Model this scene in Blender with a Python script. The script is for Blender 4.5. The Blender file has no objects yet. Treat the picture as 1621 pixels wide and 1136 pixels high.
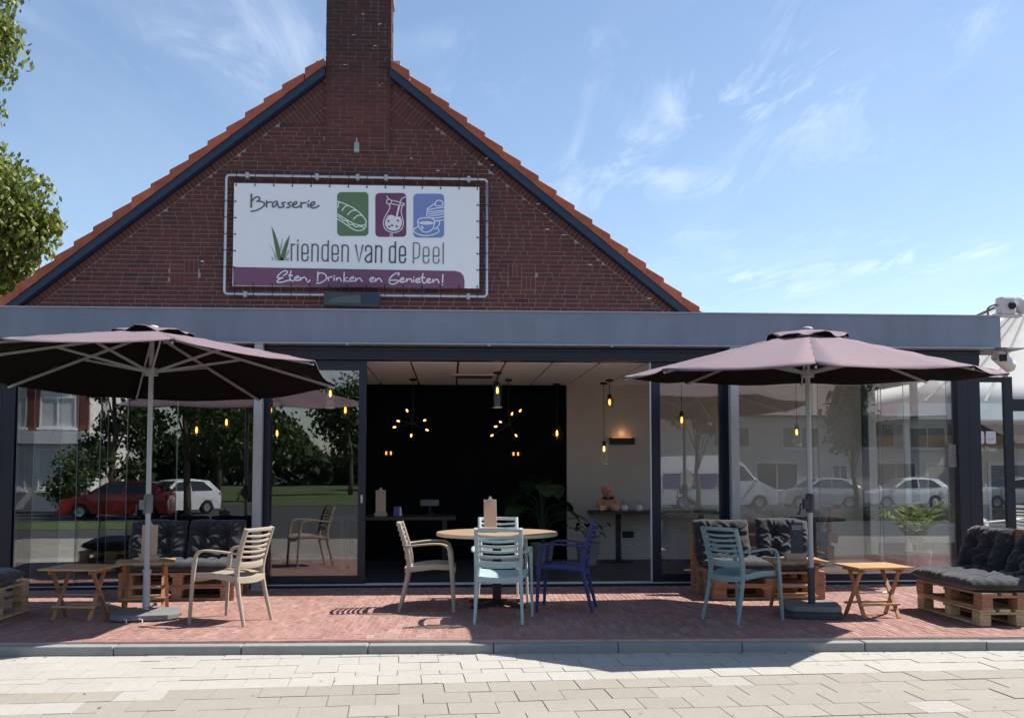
import bpy, math, random
from mathutils import Vector, Matrix
R = math.radians
random.seed(7)
scn = bpy.context.scene
COL = scn.collection

# ------------------------------------------------------------------ camera
cam_d = bpy.data.cameras.new('camera')
cam = bpy.data.objects.new('camera', cam_d)
COL.objects.link(cam)
scn.camera = cam
PITCH, YAW = math.atan(0.0624), R(3.5)
cam.location = (0, -12.0, 1.395)
cam.rotation_euler = (R(90) + PITCH, 0, -YAW)
cam_d.sensor_width = 36
cam_d.lens = 36 * 1600 / 1621
cam_d.shift_y = 72 / 1621
cam_d.clip_end = 2000

# ------------------------------------------------------------------ sky and sun
SUN = Vector((0.74, 0.165, 1.0)).normalized()
EL = math.asin(SUN.z)
AZ = math.atan2(SUN.x, SUN.y)
world = bpy.data.worlds.new('World')
scn.world = world
world.use_nodes = True
nt = world.node_tree
nt.nodes.clear()
def N(t, kind, **kw):
    n = t.nodes.new(kind)
    for k, v in kw.items():
        if k.startswith('i_'):
            n.inputs[k[2:].replace('_', ' ')].default_value = v
        else:
            setattr(n, k, v)
    return n
def math_node(t, op, a=None, b=None, c=None, clamp=False):
    n = t.nodes.new('ShaderNodeMath'); n.operation = op; n.use_clamp = clamp
    for i, s in enumerate((a, b, c)):
        if s is None: continue
        if isinstance(s, (int, float)): n.inputs[i].default_value = s
        else: t.links.new(s, n.inputs[i])
    return n.outputs[0]
sky = N(nt, 'ShaderNodeTexSky', sky_type='NISHITA', sun_disc=False, sun_elevation=EL, sun_rotation=AZ,
        altitude=20, air_density=1.0, dust_density=0.5, ozone_density=1.3)
tc = N(nt, 'ShaderNodeTexCoord')
sep = N(nt, 'ShaderNodeSeparateXYZ'); nt.links.new(tc.outputs['Generated'], sep.inputs[0])
zc = math_node(nt, 'MAXIMUM', sep.outputs[2], 0.06)
px = math_node(nt, 'DIVIDE', sep.outputs[0], zc)
py = math_node(nt, 'DIVIDE', sep.outputs[1], zc)
comb = N(nt, 'ShaderNodeCombineXYZ'); nt.links.new(px, comb.inputs[0]); nt.links.new(py, comb.inputs[1])
def cloud_noise(rot, scl, scale, detail, dist, rough=0.6):
    mp = N(nt, 'ShaderNodeMapping'); mp.inputs['Rotation'].default_value = (0, 0, rot); mp.inputs['Scale'].default_value = scl
    nt.links.new(comb.outputs[0], mp.inputs[0])
    n = N(nt, 'ShaderNodeTexNoise'); nt.links.new(mp.outputs[0], n.inputs['Vector'])
    n.inputs['Scale'].default_value = scale; n.inputs['Detail'].default_value = detail
    n.inputs['Roughness'].default_value = rough; n.inputs['Distortion'].default_value = dist
    return n.outputs[0]
patch = cloud_noise(0.3, (1, 1, 1), 0.55, 3, 0.2)
wisp = cloud_noise(0.9, (2.2, 0.6, 1), 1.5, 9, 0.9, 0.66)
fine = cloud_noise(0.7, (1.8, 0.8, 1), 0.45, 7, 0.5, 0.6)
a = math_node(nt, 'MULTIPLY', math_node(nt, 'SUBTRACT', patch, 0.47), 5.0, clamp=True)
b = math_node(nt, 'MULTIPLY', math_node(nt, 'SUBTRACT', wisp, 0.50), 4.5, clamp=True)
c = math_node(nt, 'MULTIPLY', math_node(nt, 'SUBTRACT', fine, 0.48), 2.0, clamp=True)
m1 = math_node(nt, 'MULTIPLY', a, b)
m2 = math_node(nt, 'MULTIPLY', c, 0.28)
mask = math_node(nt, 'MULTIPLY', math_node(nt, 'ADD', m1, m2, clamp=True), 0.62)
mixc = N(nt, 'ShaderNodeMix', data_type='RGBA')
nt.links.new(mask, mixc.inputs[0])
nt.links.new(sky.outputs[0], mixc.inputs[6]); mixc.inputs[7].default_value = (8.6, 8.9, 9.4, 1)
bg = N(nt, 'ShaderNodeBackground'); bg.inputs['Strength'].default_value = 0.087
nt.links.new(mixc.outputs[2], bg.inputs['Color'])
wo = N(nt, 'ShaderNodeOutputWorld'); nt.links.new(bg.outputs[0], wo.inputs[0])

sun_d = bpy.data.lights.new('sun', 'SUN')
sun_d.energy = 4.2; sun_d.angle = R(0.53); sun_d.color = (1.0, 0.95, 0.87)
sun = bpy.data.objects.new('sun', sun_d); COL.objects.link(sun)
sun.rotation_euler = (-SUN).to_track_quat('-Z', 'Y').to_euler()
sun.location = (20, 10, 30)
vs = scn.view_settings
vs.view_transform = 'Standard'; vs.look = 'None'; vs.gamma = 1.0; vs.use_curve_mapping = False
vs.exposure = 1.02
scn.cycles.max_bounces = 6; scn.cycles.diffuse_bounces = 3; scn.cycles.transparent_max_bounces = 14; scn.cycles.glossy_bounces = 4
scn.cycles.sample_clamp_indirect = 8

# ------------------------------------------------------------------ materials
M = {}
def pbr(name, col, rough=0.6, metal=0.0, var=0.12, scale=6, bump=0.0, bscale=80, tone=None, spec=0.4,
        stretch=(1, 1, 1), dirt=None, dscale=1.2, sheen=0, rnd=0.0, coat=0.0):
    m = bpy.data.materials.new(name); m.use_nodes = True
    t = m.node_tree; L = t.links
    p = t.nodes['Principled BSDF']
    p.inputs['Roughness'].default_value = rough; p.inputs['Metallic'].default_value = metal
    p.inputs['Specular IOR Level'].default_value = spec
    p.inputs['Sheen Weight'].default_value = sheen; p.inputs['Coat Weight'].default_value = coat
    co = N(t, 'ShaderNodeTexCoord'); mp = N(t, 'ShaderNodeMapping'); mp.inputs['Scale'].default_value = stretch
    L.new(co.outputs['Object'], mp.inputs[0])
    nz = N(t, 'ShaderNodeTexNoise'); nz.inputs['Scale'].default_value = scale; nz.inputs['Detail'].default_value = 6
    L.new(mp.outputs[0], nz.inputs['Vector'])
    if tone:
        at = N(t, 'ShaderNodeAttribute', attribute_name='tone')
        rp = N(t, 'ShaderNodeValToRGB')
        rp.color_ramp.elements[0].color = (*tone[0], 1); rp.color_ramp.elements[1].color = (*tone[-1], 1)
        for i, cc in enumerate(tone[1:-1]):
            e = rp.color_ramp.elements.new((i + 1) / (len(tone) - 1)); e.color = (*cc, 1)
        L.new(at.outputs['Fac'], rp.inputs[0]); base = rp.outputs[0]
    else:
        rg = N(t, 'ShaderNodeRGB'); rg.outputs[0].default_value = (*col, 1); base = rg.outputs[0]
    f = math_node(t, 'MULTIPLY_ADD', math_node(t, 'SUBTRACT', nz.outputs[0], 0.5), 4 * var, 1.0)
    if rnd:
        oi = N(t, 'ShaderNodeObjectInfo')
        f = math_node(t, 'MULTIPLY', f, math_node(t, 'MULTIPLY_ADD', math_node(t, 'SUBTRACT', oi.outputs['Random'], 0.5), 2 * rnd, 1.0))
    hs = N(t, 'ShaderNodeHueSaturation'); L.new(base, hs.inputs['Color']); L.new(f, hs.inputs['Value'])
    out = hs.outputs[0]
    if dirt:
        dn = N(t, 'ShaderNodeTexNoise'); dn.inputs['Scale'].default_value = dscale; dn.inputs['Detail'].default_value = 8; dn.inputs['Roughness'].default_value = 0.65
        L.new(co.outputs['Object'], dn.inputs['Vector'])
        ff = math_node(t, 'MULTIPLY', math_node(t, 'SUBTRACT', dn.outputs[0], 0.5), dirt[3], clamp=True)
        mx = N(t, 'ShaderNodeMix', data_type='RGBA'); L.new(ff, mx.inputs[0]); L.new(out, mx.inputs[6]); mx.inputs[7].default_value = (*dirt[:3], 1)
        out = mx.outputs[2]
    L.new(out, p.inputs['Base Color'])
    if bump:
        bn = N(t, 'ShaderNodeTexNoise'); bn.inputs['Scale'].default_value = bscale; bn.inputs['Detail'].default_value = 5
        L.new(mp.outputs[0], bn.inputs['Vector'])
        bp = N(t, 'ShaderNodeBump'); bp.inputs['Strength'].default_value = bump; bp.inputs['Distance'].default_value = 0.01
        L.new(bn.outputs[0], bp.inputs['Height']); L.new(bp.outputs[0], p.inputs['Normal'])
    M[name] = m
    return m
def emit(name, col, s):
    m = bpy.data.materials.new(name); m.use_nodes = True; t = m.node_tree; t.nodes.clear()
    e = N(t, 'ShaderNodeEmission'); e.inputs[0].default_value = (*col, 1); e.inputs[1].default_value = s
    o = N(t, 'ShaderNodeOutputMaterial'); t.links.new(e.outputs[0], o.inputs[0])
    m.cycles.emission_sampling = 'NONE'
    M[name] = m
def glass(name, tint, ior):
    m = bpy.data.materials.new(name); m.use_nodes = True; t = m.node_tree; t.nodes.clear(); L = t.links
    tr = N(t, 'ShaderNodeBsdfTransparent'); tr.inputs[0].default_value = (*tint, 1)
    gl = N(t, 'ShaderNodeBsdfGlossy'); gl.inputs['Roughness'].default_value = 0.0; gl.inputs['Color'].default_value = (0.95, 0.97, 1, 1)
    f0 = ((ior - 1) / (ior + 1)) ** 2                     # Schlick reflectance, the same from both sides of the sheet
    ge = N(t, 'ShaderNodeNewGeometry'); dt = N(t, 'ShaderNodeVectorMath', operation='DOT_PRODUCT')
    L.new(ge.outputs['Normal'], dt.inputs[0]); L.new(ge.outputs['Incoming'], dt.inputs[1])
    om = math_node(t, 'SUBTRACT', 1.0, math_node(t, 'ABSOLUTE', dt.outputs['Value']), clamp=True)
    fr_out = math_node(t, 'MULTIPLY_ADD', math_node(t, 'POWER', om, 5.0), 1.0 - f0, f0)
    co = N(t, 'ShaderNodeTexCoord'); nz = N(t, 'ShaderNodeTexNoise'); nz.inputs['Scale'].default_value = 1.3; nz.inputs['Detail'].default_value = 1
    L.new(co.outputs['Object'], nz.inputs['Vector'])
    bp = N(t, 'ShaderNodeBump'); bp.inputs['Strength'].default_value = 0.02; bp.inputs['Distance'].default_value = 0.02
    L.new(nz.outputs[0], bp.inputs['Height']); L.new(bp.outputs[0], gl.inputs['Normal'])
    mx = N(t, 'ShaderNodeMixShader'); L.new(fr_out, mx.inputs[0]); L.new(tr.outputs[0], mx.inputs[1]); L.new(gl.outputs[0], mx.inputs[2])
    o = N(t, 'ShaderNodeOutputMaterial'); L.new(mx.outputs[0], o.inputs[0])
    M[name] = m
def leaf_mat(name, c1, c2, transl=0.35):
    m = bpy.data.materials.new(name); m.use_nodes = True; t = m.node_tree; t.nodes.clear(); L = t.links
    at = N(t, 'ShaderNodeAttribute', attribute_name='tone')
    rp = N(t, 'ShaderNodeValToRGB'); rp.color_ramp.elements[0].color = (*c1, 1); rp.color_ramp.elements[1].color = (*c2, 1)
    L.new(at.outputs['Fac'], rp.inputs[0])
    d = N(t, 'ShaderNodeBsdfPrincipled'); d.inputs['Roughness'].default_value = 0.5; L.new(rp.outputs[0], d.inputs['Base Color'])
    tl = N(t, 'ShaderNodeBsdfTranslucent'); L.new(rp.outputs[0], tl.inputs[0])
    mx = N(t, 'ShaderNodeMixShader'); mx.inputs[0].default_value = transl
    L.new(d.outputs[0], mx.inputs[1]); L.new(tl.outputs[0], mx.inputs[2])
    o = N(t, 'ShaderNodeOutputMaterial'); L.new(mx.outputs[0], o.inputs[0])
    M[name] = m

pbr('brick', (0, 0, 0), 0.85, var=0.12, scale=30, bump=0.35, bscale=120,
    tone=[(0.05, 0.025, 0.026), (0.092, 0.032, 0.031), (0.118, 0.035, 0.033), (0.15, 0.042, 0.036)],
    dirt=(0.05, 0.032, 0.032, 0.9), dscale=0.7)
pbr('mortar', (0.40, 0.335, 0.31), 0.95, var=0.12, scale=9, bump=0.3, dirt=(0.22, 0.18, 0.17, 1.4), dscale=1.0)
pbr('mortar_dark', (0.24, 0.19, 0.18), 0.95, var=0.2, scale=9, bump=0.3)
pbr('efflorescence', (0.55, 0.5, 0.46), 0.95, bump=0.3)
pbr('roof_tile', (0.37, 0.10, 0.055), 0.8, var=0.18, scale=7, bump=0.3, bscale=60, rnd=0.16, dirt=(0.16, 0.05, 0.03, 2.0), dscale=3)
pbr('navy_paint', (0.018, 0.032, 0.065), 0.35, var=0.08)
pbr('frame_navy', (0.012, 0.016, 0.030), 0.32, var=0.08)
pbr('beam_paint', (0.215, 0.24, 0.295), 0.36, metal=0.2, var=0.10, scale=2.2, stretch=(2.5, 1, .5), bump=0.05, bscale=12, dirt=(0.13, 0.13, 0.14, 1.2), dscale=0.8)
pbr('zinc', (0.42, 0.43, 0.45), 0.5, metal=0.45, var=0.10, scale=25)
pbr('steel_white', (0.52, 0.53, 0.56), 0.3, metal=0.5, var=0.05)
pbr('edge_alu', (0.7, 0.71, 0.72), 0.35, metal=0.3, var=0.03)
pbr('glass_edge', (0.20, 0.23, 0.22), 0.3, var=0.05)
pbr('lead', (0.33, 0.33, 0.34), 0.7, var=0.15)
pbr('banner', (0.82, 0.82, 0.83), 0.55, var=0.015, scale=3, bump=0.05, bscale=4)
for k, c in dict(g=(0.12, 0.135, 0.13), d=(0.08, 0.08, 0.095), p=(0.20, 0.21, 0.23), w=(0.8, 0.76, 0.8), b=(0.72, 0.8, 0.68), m=(0.8, 0.68, 0.75),
                 c=(0.74, 0.78, 0.88), G=(0.12, 0.19, 0.095), M=(0.16, 0.055, 0.11), C=(0.19, 0.25, 0.50), S=(0.19, 0.075, 0.135),
                 V=(0.11, 0.17, 0.075), v=(0.42, 0.45, 0.43), L=(0.72, 0.72, 0.74), D=(0.12, 0.07, 0.10)).items():
    pbr('print_' + k, c, 0.55, var=0.04)
pbr('rubber', (0.015, 0.015, 0.016), 0.7)
pbr('clinker', (0, 0, 0), 0.85, var=0.14, scale=20, bump=0.3, bscale=150,
    tone=[(0.24, 0.125, 0.105), (0.275, 0.148, 0.125), (0.305, 0.17, 0.146), (0.36, 0.22, 0.19)], dirt=(0.36, 0.26, 0.23, 1.1), dscale=1.6)
pbr('joint_sand', (0.46, 0.36, 0.31), 0.95, var=0.15, scale=15, dirt=(0.26, 0.16, 0.14, 2.0), dscale=4)
pbr('paver', (0, 0, 0), 0.85, var=0.07, scale=30, bump=0.35, bscale=220,
    tone=[(0.235, 0.21, 0.175), (0.275, 0.248, 0.208), (0.305, 0.277, 0.235), (0.345, 0.325, 0.288), (0.385, 0.365, 0.33)], dirt=(0.19, 0.165, 0.135, 0.9), dscale=1.1)
pbr('paver_joint', (0.29, 0.265, 0.225), 0.95, var=0.25, scale=12)
pbr('kerb', (0.25, 0.245, 0.235), 0.85, var=0.1, scale=12, bump=0.3, bscale=150, dirt=(0.16, 0.15, 0.15, 1.4), dscale=2.5, rnd=0.05)
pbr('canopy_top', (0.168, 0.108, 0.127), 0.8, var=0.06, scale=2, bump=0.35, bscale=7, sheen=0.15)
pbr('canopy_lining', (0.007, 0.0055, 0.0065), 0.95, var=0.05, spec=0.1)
pbr('pole_grey', (0.36, 0.365, 0.38), 0.4, metal=0.3, var=0.05)
pbr('dark_plastic', (0.045, 0.048, 0.055), 0.55, var=0.08)
pbr('base_grey', (0.16, 0.165, 0.17), 0.75, var=0.12, bump=0.2)
pbr('chair_beige', (0.36, 0.30, 0.235), 0.45, var=0.03)
pbr('chair_paleteal', (0.34, 0.43, 0.43), 0.45, var=0.03)
pbr('chair_teal', (0.19, 0.275, 0.28), 0.45, var=0.03)
pbr('chair_blue', (0.022, 0.032, 0.13), 0.45, var=0.03)
pbr('chair_pale', (0.62, 0.66, 0.66), 0.45, var=0.03)
pbr('chair_white', (0.78, 0.78, 0.76), 0.45, var=0.03)
pbr('table_wood', (0.34, 0.225, 0.14), 0.5, var=0.22, scale=5, stretch=(1, 9, 1), bump=0.08)
pbr('table_edge', (0.55, 0.49, 0.40), 0.5, var=0.08)
pbr('fold_wood', (0.46, 0.27, 0.13), 0.55, var=0.16, scale=6, stretch=(1, 8, 1), bump=0.1, rnd=0.12)
pbr('fold_leg', (0.36, 0.17, 0.085), 0.55, var=0.16, scale=8, bump=0.1, rnd=0.15)
pbr('pallet_wood', (0.36, 0.19, 0.11), 0.8, var=0.22, scale=7, stretch=(1, 6, 6), bump=0.3, bscale=40, rnd=0.28, dirt=(0.16, 0.09, 0.06, 1.8), dscale=5)
pbr('pallet_light', (0.52, 0.38, 0.22), 0.8, var=0.2, scale=7, stretch=(1, 6, 6), bump=0.3, bscale=40, rnd=0.22, dirt=(0.26, 0.18, 0.1, 1.8), dscale=5)
pbr('cushion', (0.022, 0.022, 0.026), 0.95, var=0.08, scale=14, bump=0.25, bscale=350, sheen=0.25)
pbr('kraft', (0.50, 0.34, 0.24), 0.7, var=0.06, scale=20)
pbr('ceiling', (0.82, 0.79, 0.75), 0.85, var=0.03, bump=0.1)
pbr('ceiling_gap', (0.06, 0.055, 0.05), 0.9)
pbr('wall_black', (0.003, 0.0034, 0.0045), 0.7, var=0.1, spec=0.08)
pbr('wall_beige', (0.47, 0.425, 0.38), 0.85, var=0.05, scale=4, bump=0.15)
pbr('floor_dark', (0.05, 0.053, 0.058), 0.45, var=0.2, scale=2)
pbr('black_metal', (0.012, 0.012, 0.013), 0.45, var=0.05)
pbr('dark_wood', (0.035, 0.03, 0.028), 0.5, var=0.15)
pbr('teddy', (0.52, 0.27, 0.15), 0.95, var=0.15, scale=40, bump=0.6, bscale=150, sheen=0.4)
pbr('teddy_light', (0.60, 0.36, 0.24), 0.95, var=0.12, scale=40, bump=0.6, bscale=150)
pbr('bow', (0.08, 0.018, 0.022), 0.7)
pbr('white_plastic', (0.55, 0.55, 0.56), 0.4, var=0.03)
pbr('tent_white', (0.44, 0.435, 0.42), 0.7, var=0.03, scale=2)
pbr('tent_seam', (0.2, 0.2, 0.2), 0.6)
pbr('planter', (0.20, 0.20, 0.20), 0.7)
pbr('bark', (0.10, 0.075, 0.055), 0.9, var=0.25, scale=9, stretch=(1, 1, 0.25), bump=0.6, bscale=25)
pbr('asphalt', (0.052, 0.052, 0.053), 0.9, var=0.2, scale=3, bump=0.2, bscale=120, dirt=(0.09, 0.088, 0.085, 1.0), dscale=0.3)
pbr('lawn', (0.065, 0.095, 0.028), 0.95, var=0.3, scale=4, bump=0.4, bscale=40, dirt=(0.11, 0.12, 0.04, 1.4), dscale=0.4)
pbr('plaster', (0.66, 0.59, 0.50), 0.9, var=0.06, scale=1.5, bump=0.1)
pbr('plaster_pale', (0.70, 0.66, 0.60), 0.9, var=0.06, scale=1.5, bump=0.1)
pbr('far_brick', (0.22, 0.08, 0.06), 0.9, var=0.25, scale=6, stretch=(1, 1, 3))
pbr('far_roof', (0.20, 0.17, 0.155), 0.8, var=0.15, scale=5)
pbr('far_roof_red', (0.24, 0.09, 0.055), 0.8, var=0.15, scale=5)
pbr('window_white', (0.72, 0.72, 0.71), 0.4)
pbr('window_glass', (0.03, 0.04, 0.045), 0.08, spec=0.8)
pbr('curtain', (0.6, 0.6, 0.58), 0.9, var=0.2, scale=3, stretch=(9, 1, 1))
pbr('paint_white', (0.80, 0.81, 0.82), 0.25, coat=0.6, var=0.02)
pbr('paint_silver', (0.50, 0.51, 0.53), 0.28, metal=0.5, coat=0.6, var=0.02)
pbr('paint_red', (0.30, 0.008, 0.015), 0.25, coat=0.7, var=0.02)
pbr('van_purple', (0.10, 0.07, 0.26), 0.35)
pbr('tyre', (0.02, 0.02, 0.021), 0.85)
pbr('rim', (0.45, 0.46, 0.47), 0.35, metal=0.7)
pbr('lamp_red', (0.45, 0.02, 0.02), 0.2)
pbr('lamp_clear', (0.7, 0.72, 0.74), 0.15, spec=0.8)
pbr('wind_white', (0.62, 0.63, 0.65), 0.6)
pbr('shadow_gap', (0.01, 0.01, 0.011), 0.9)
emit('bulb', (1.0, 0.42, 0.09), 2.6)
emit('bulb_dim', (1.0, 0.33, 0.07), 1.2)
glass('pane', (0.985, 0.99, 0.985), 1.98)
glass('lamp_glass', (0.93, 0.93, 0.92), 1.5)
glass('amber_glass', (0.97, 0.83, 0.58), 1.45)
leaf_mat('leaf_sun', (0.07, 0.11, 0.016), (0.26, 0.30, 0.065), 0.45)
leaf_mat('leaf_dark', (0.022, 0.045, 0.010), (0.085, 0.13, 0.03))
leaf_mat('leaf_purple', (0.05, 0.022, 0.02), (0.13, 0.05, 0.045))
leaf_mat('leaf_palm', (0.10, 0.15, 0.04), (0.40, 0.44, 0.22), 0.4)
leaf_mat('leaf_room', (0.012, 0.035, 0.012), (0.03, 0.075, 0.022), 0.15)

# ------------------------------------------------------------------ mesh helpers
class MB:
    def __init__(s): s.v = []; s.f = []; s.t = []; s.m = []
    def add(s, vs_, fs, tone=0.5, mi=0):
        o = len(s.v); s.v.extend([tuple(p) for p in vs_])
        for q in fs: s.f.append([i + o for i in q]); s.t.append(tone); s.m.append(mi)
        return s
    def box(s, c, d, rot=None, tone=0.5, mi=0):
        x, y, z = d[0] / 2, d[1] / 2, d[2] / 2
        ps = [Vector((a, b, e)) for e in (-z, z) for b in (-y, y) for a in (-x, x)]
        if rot is not None: ps = [rot @ p for p in ps]
        c = Vector(c)
        return s.add([p + c for p in ps], [(0, 2, 3, 1), (4, 5, 7, 6), (0, 1, 5, 4), (2, 6, 7, 3), (0, 4, 6, 2), (1, 3, 7, 5)], tone, mi)
    def span(s, a, b, tone=0.5, mi=0):
        return s.box([(a[i] + b[i]) / 2 for i in range(3)], [abs(b[i] - a[i]) for i in range(3)], None, tone, mi)
    def bar(s, p, q, w, h, up=(0, 0, 1), tone=0.5, mi=0):
        p, q = Vector(p), Vector(q); d = q - p; L = d.length; d = d / L
        x = d.cross(Vector(up))
        if x.length < 1e-4: x = d.cross(Vector((0, 1, 0)))
        x.normalize(); z = x.cross(d)
        return s.box((p + q) / 2, (w, L, h), Matrix((x, d, z)).transposed(), tone, mi)
    def sweep(s, pts, w, h, n=8, up=(0, 0, 1), sq=0.6, cap=True, tone=0.5, mi=0):
        pts = [Vector(p) for p in pts]; k = len(pts); up = Vector(up)
        W = w if isinstance(w, (list, tuple)) else [w] * k
        H = h if isinstance(h, (list, tuple)) else [h] * k
        vs_, fs = [], []
        for i, p in enumerate(pts):
            t = (pts[min(i + 1, k - 1)] - pts[max(i - 1, 0)]).normalized()
            x = t.cross(up)
            if x.length < 1e-3: x = t.cross(Vector((0, 1, 0)))
            x.normalize(); z = x.cross(t)
            for j in range(n):
                an = 2 * math.pi * (j + 0.5) / n; ca, sa = math.cos(an), math.sin(an)
                fx = math.copysign(abs(ca) ** sq, ca); fz = math.copysign(abs(sa) ** sq, sa)
                vs_.append(p + x * (fx * W[i] / 2) + z * (fz * H[i] / 2))
        for i in range(k - 1):
            for j in range(n):
                fs.append((i * n + j, i * n + (j + 1) % n, (i + 1) * n + (j + 1) % n, (i + 1) * n + j))
        if cap: fs.append(tuple(range(n))[::-1]); fs.append(tuple(range((k - 1) * n, k * n)))
        return s.add(vs_, fs, tone, mi)
    def tube(s, pts, r, n=10, tone=0.5, mi=0):
        d = [2 * a for a in r] if isinstance(r, (list, tuple)) else 2 * r
        up = (0, 0, 1)
        p, q = Vector(pts[0]), Vector(pts[-1])
        if abs((q - p).normalized().z) > 0.9: up = (0, 1, 0)
        return s.sweep(pts, d, d, n, up, 1.0, True, tone, mi)
    def lathe(s, prof, n=24, c=(0, 0, 0), tone=0.5, mi=0, cap=True):
        vs_, fs = [], []
        for r, z in prof:
            for j in range(n):
                a_ = 2 * math.pi * j / n; vs_.append((c[0] + r * math.cos(a_), c[1] + r * math.sin(a_), c[2] + z))
        k = len(prof)
        for i in range(k - 1):
            for j in range(n): fs.append((i * n + j, i * n + (j + 1) % n, (i + 1) * n + (j + 1) % n, (i + 1) * n + j))
        if cap: fs.append(tuple(range(n))[::-1]); fs.append(tuple(range((k - 1) * n, k * n)))
        return s.add(vs_, fs, tone, mi)
    def prism(s, poly, y0, y1, tone=0.5, mi=0, back=False, plane='xz'):
        n = len(poly)
        P = (lambda a_, y: (a_[0], y, a_[1])) if plane == 'xz' else (lambda a_, y: (a_[0], a_[1], y)) if plane == 'xy' else (lambda a_, y: (y, a_[0], a_[1]))
        vs_ = [P(a_, y0) for a_ in poly] + [P(a_, y1) for a_ in poly]
        fs = [tuple(range(n))] + [(i, i + n, (i + 1) % n + n, (i + 1) % n) for i in range(n)]
        if back: fs.append(tuple(range(n, 2 * n))[::-1])
        return s.add(vs_, fs, tone, mi)
    def ellipsoid(s, c, r, nu=14, nv=10, rot=None, tone=0.5, mi=0):
        vs_, fs = [], []
        for i in range(nv + 1):
            th = math.pi * i / nv
            for j in range(nu):
                ph = 2 * math.pi * j / nu
                p = Vector((r[0] * math.sin(th) * math.cos(ph), r[1] * math.sin(th) * math.sin(ph), r[2] * math.cos(th)))
                if rot is not None: p = rot @ p
                vs_.append(p + Vector(c))
        for i in range(nv):
            for j in range(nu): fs.append((i * nu + j, (i + 1) * nu + j, (i + 1) * nu + (j + 1) % nu, i * nu + (j + 1) % nu))
        return s.add(vs_, fs, tone, mi)
    def build(s, name, mat, parent=None, smooth=False, bevel=0.0, tone=False, recalc=True):
        me = bpy.data.meshes.new(name); me.from_pydata(s.v, [], s.f)
        for mm in (mat if isinstance(mat, (list, tuple)) else [mat]): me.materials.append(M[mm])
        if any(s.m): me.polygons.foreach_set('material_index', s.m)
        if tone:
            at = me.attributes.new('tone', 'FLOAT', 'FACE'); at.data.foreach_set('value', s.t)
        if recalc:
            import bmesh
            b_ = bmesh.new(); b_.from_mesh(me); bmesh.ops.recalc_face_normals(b_, faces=b_.faces); b_.to_mesh(me); b_.free()
        if smooth:
            me.polygons.foreach_set('use_smooth', [True] * len(me.polygons))
            if smooth != 'all': me.set_sharp_from_angle(angle=R(38))
        o = bpy.data.objects.new(name, me); COL.objects.link(o)
        if parent is not None: o.parent = parent
        if bevel:
            bv = o.modifiers.new('bevel', 'BEVEL'); bv.width = bevel; bv.segments = 2; bv.limit_method = 'ANGLE'; bv.angle_limit = R(40)
        return o
def tag(o, label=None, cat=None, group=None, kind=None):
    if label: o['label'] = label
    if cat: o['category'] = cat
    if group: o['group'] = group
    if kind: o['kind'] = kind
    return o
def thing(name, label, cat, loc=(0, 0, 0), rz=0.0, group=None):
    o = bpy.data.objects.new(name, None); COL.objects.link(o)
    o.location = loc; o.rotation_euler = (0, 0, rz); o.empty_display_size = 0.1
    return tag(o, label, cat, group)
def clip(poly, a_, b_, c_):            # keep a*x + b*y <= c
    out = []
    for i in range(len(poly)):
        p, q = poly[i], poly[(i + 1) % len(poly)]
        dp, dq = a_ * p[0] + b_ * p[1] - c_, a_ * q[0] + b_ * q[1] - c_
        if dp <= 0: out.append(p)
        if (dp < 0) != (dq < 0) and dp != dq:
            t_ = dp / (dp - dq); out.append((p[0] + (q[0] - p[0]) * t_, p[1] + (q[1] - p[1]) * t_))
    return out
def area(poly):
    return abs(sum(poly[i][0] * poly[(i + 1) % len(poly)][1] - poly[(i + 1) % len(poly)][0] * poly[i][1] for i in range(len(poly)))) / 2 if len(poly) > 2 else 0
def smooth_pts(pts, k=4):
    if len(pts) < 3: return pts
    P = [pts[0]] + list(pts) + [pts[-1]]; out = []
    for i in range(1, len(P) - 2):
        p0, p1, p2, p3 = (Vector(P[j]) for j in (i - 1, i, i + 1, i + 2))
        for j in range(k):
            t_ = j / k
            out.append(0.5 * ((2 * p1) + (p2 - p0) * t_ + (2 * p0 - 5 * p1 + 4 * p2 - p3) * t_ * t_ + (3 * p1 - p0 - 3 * p2 + p3) * t_ ** 3))
    out.append(Vector(pts[-1])); return out

# ------------------------------------------------------------------ ground and street
def gz(y):                                              # the street falls away gently behind the camera
    if y > -9: return -0.15
    t_ = min(1, (-9 - y) / 16); return -0.15 - 0.45 * t_ * t_ * (3 - 2 * t_)
g = MB()
ys = [300, 60, 20, 4, 0, -5, -9, -11, -13, -15, -17, -19, -21, -23, -25, -30, -40, -60, -120, -400]
for y in ys: g.v += [(-400, y, gz(y)), (400, y, gz(y))]
for i in range(len(ys) - 1): g.f.append([2 * i, 2 * i + 1, 2 * i + 3, 2 * i + 2]); g.t.append(.5); g.m.append(0)
tag(g.build('ground', 'asphalt', smooth='all'), kind='structure')
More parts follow.
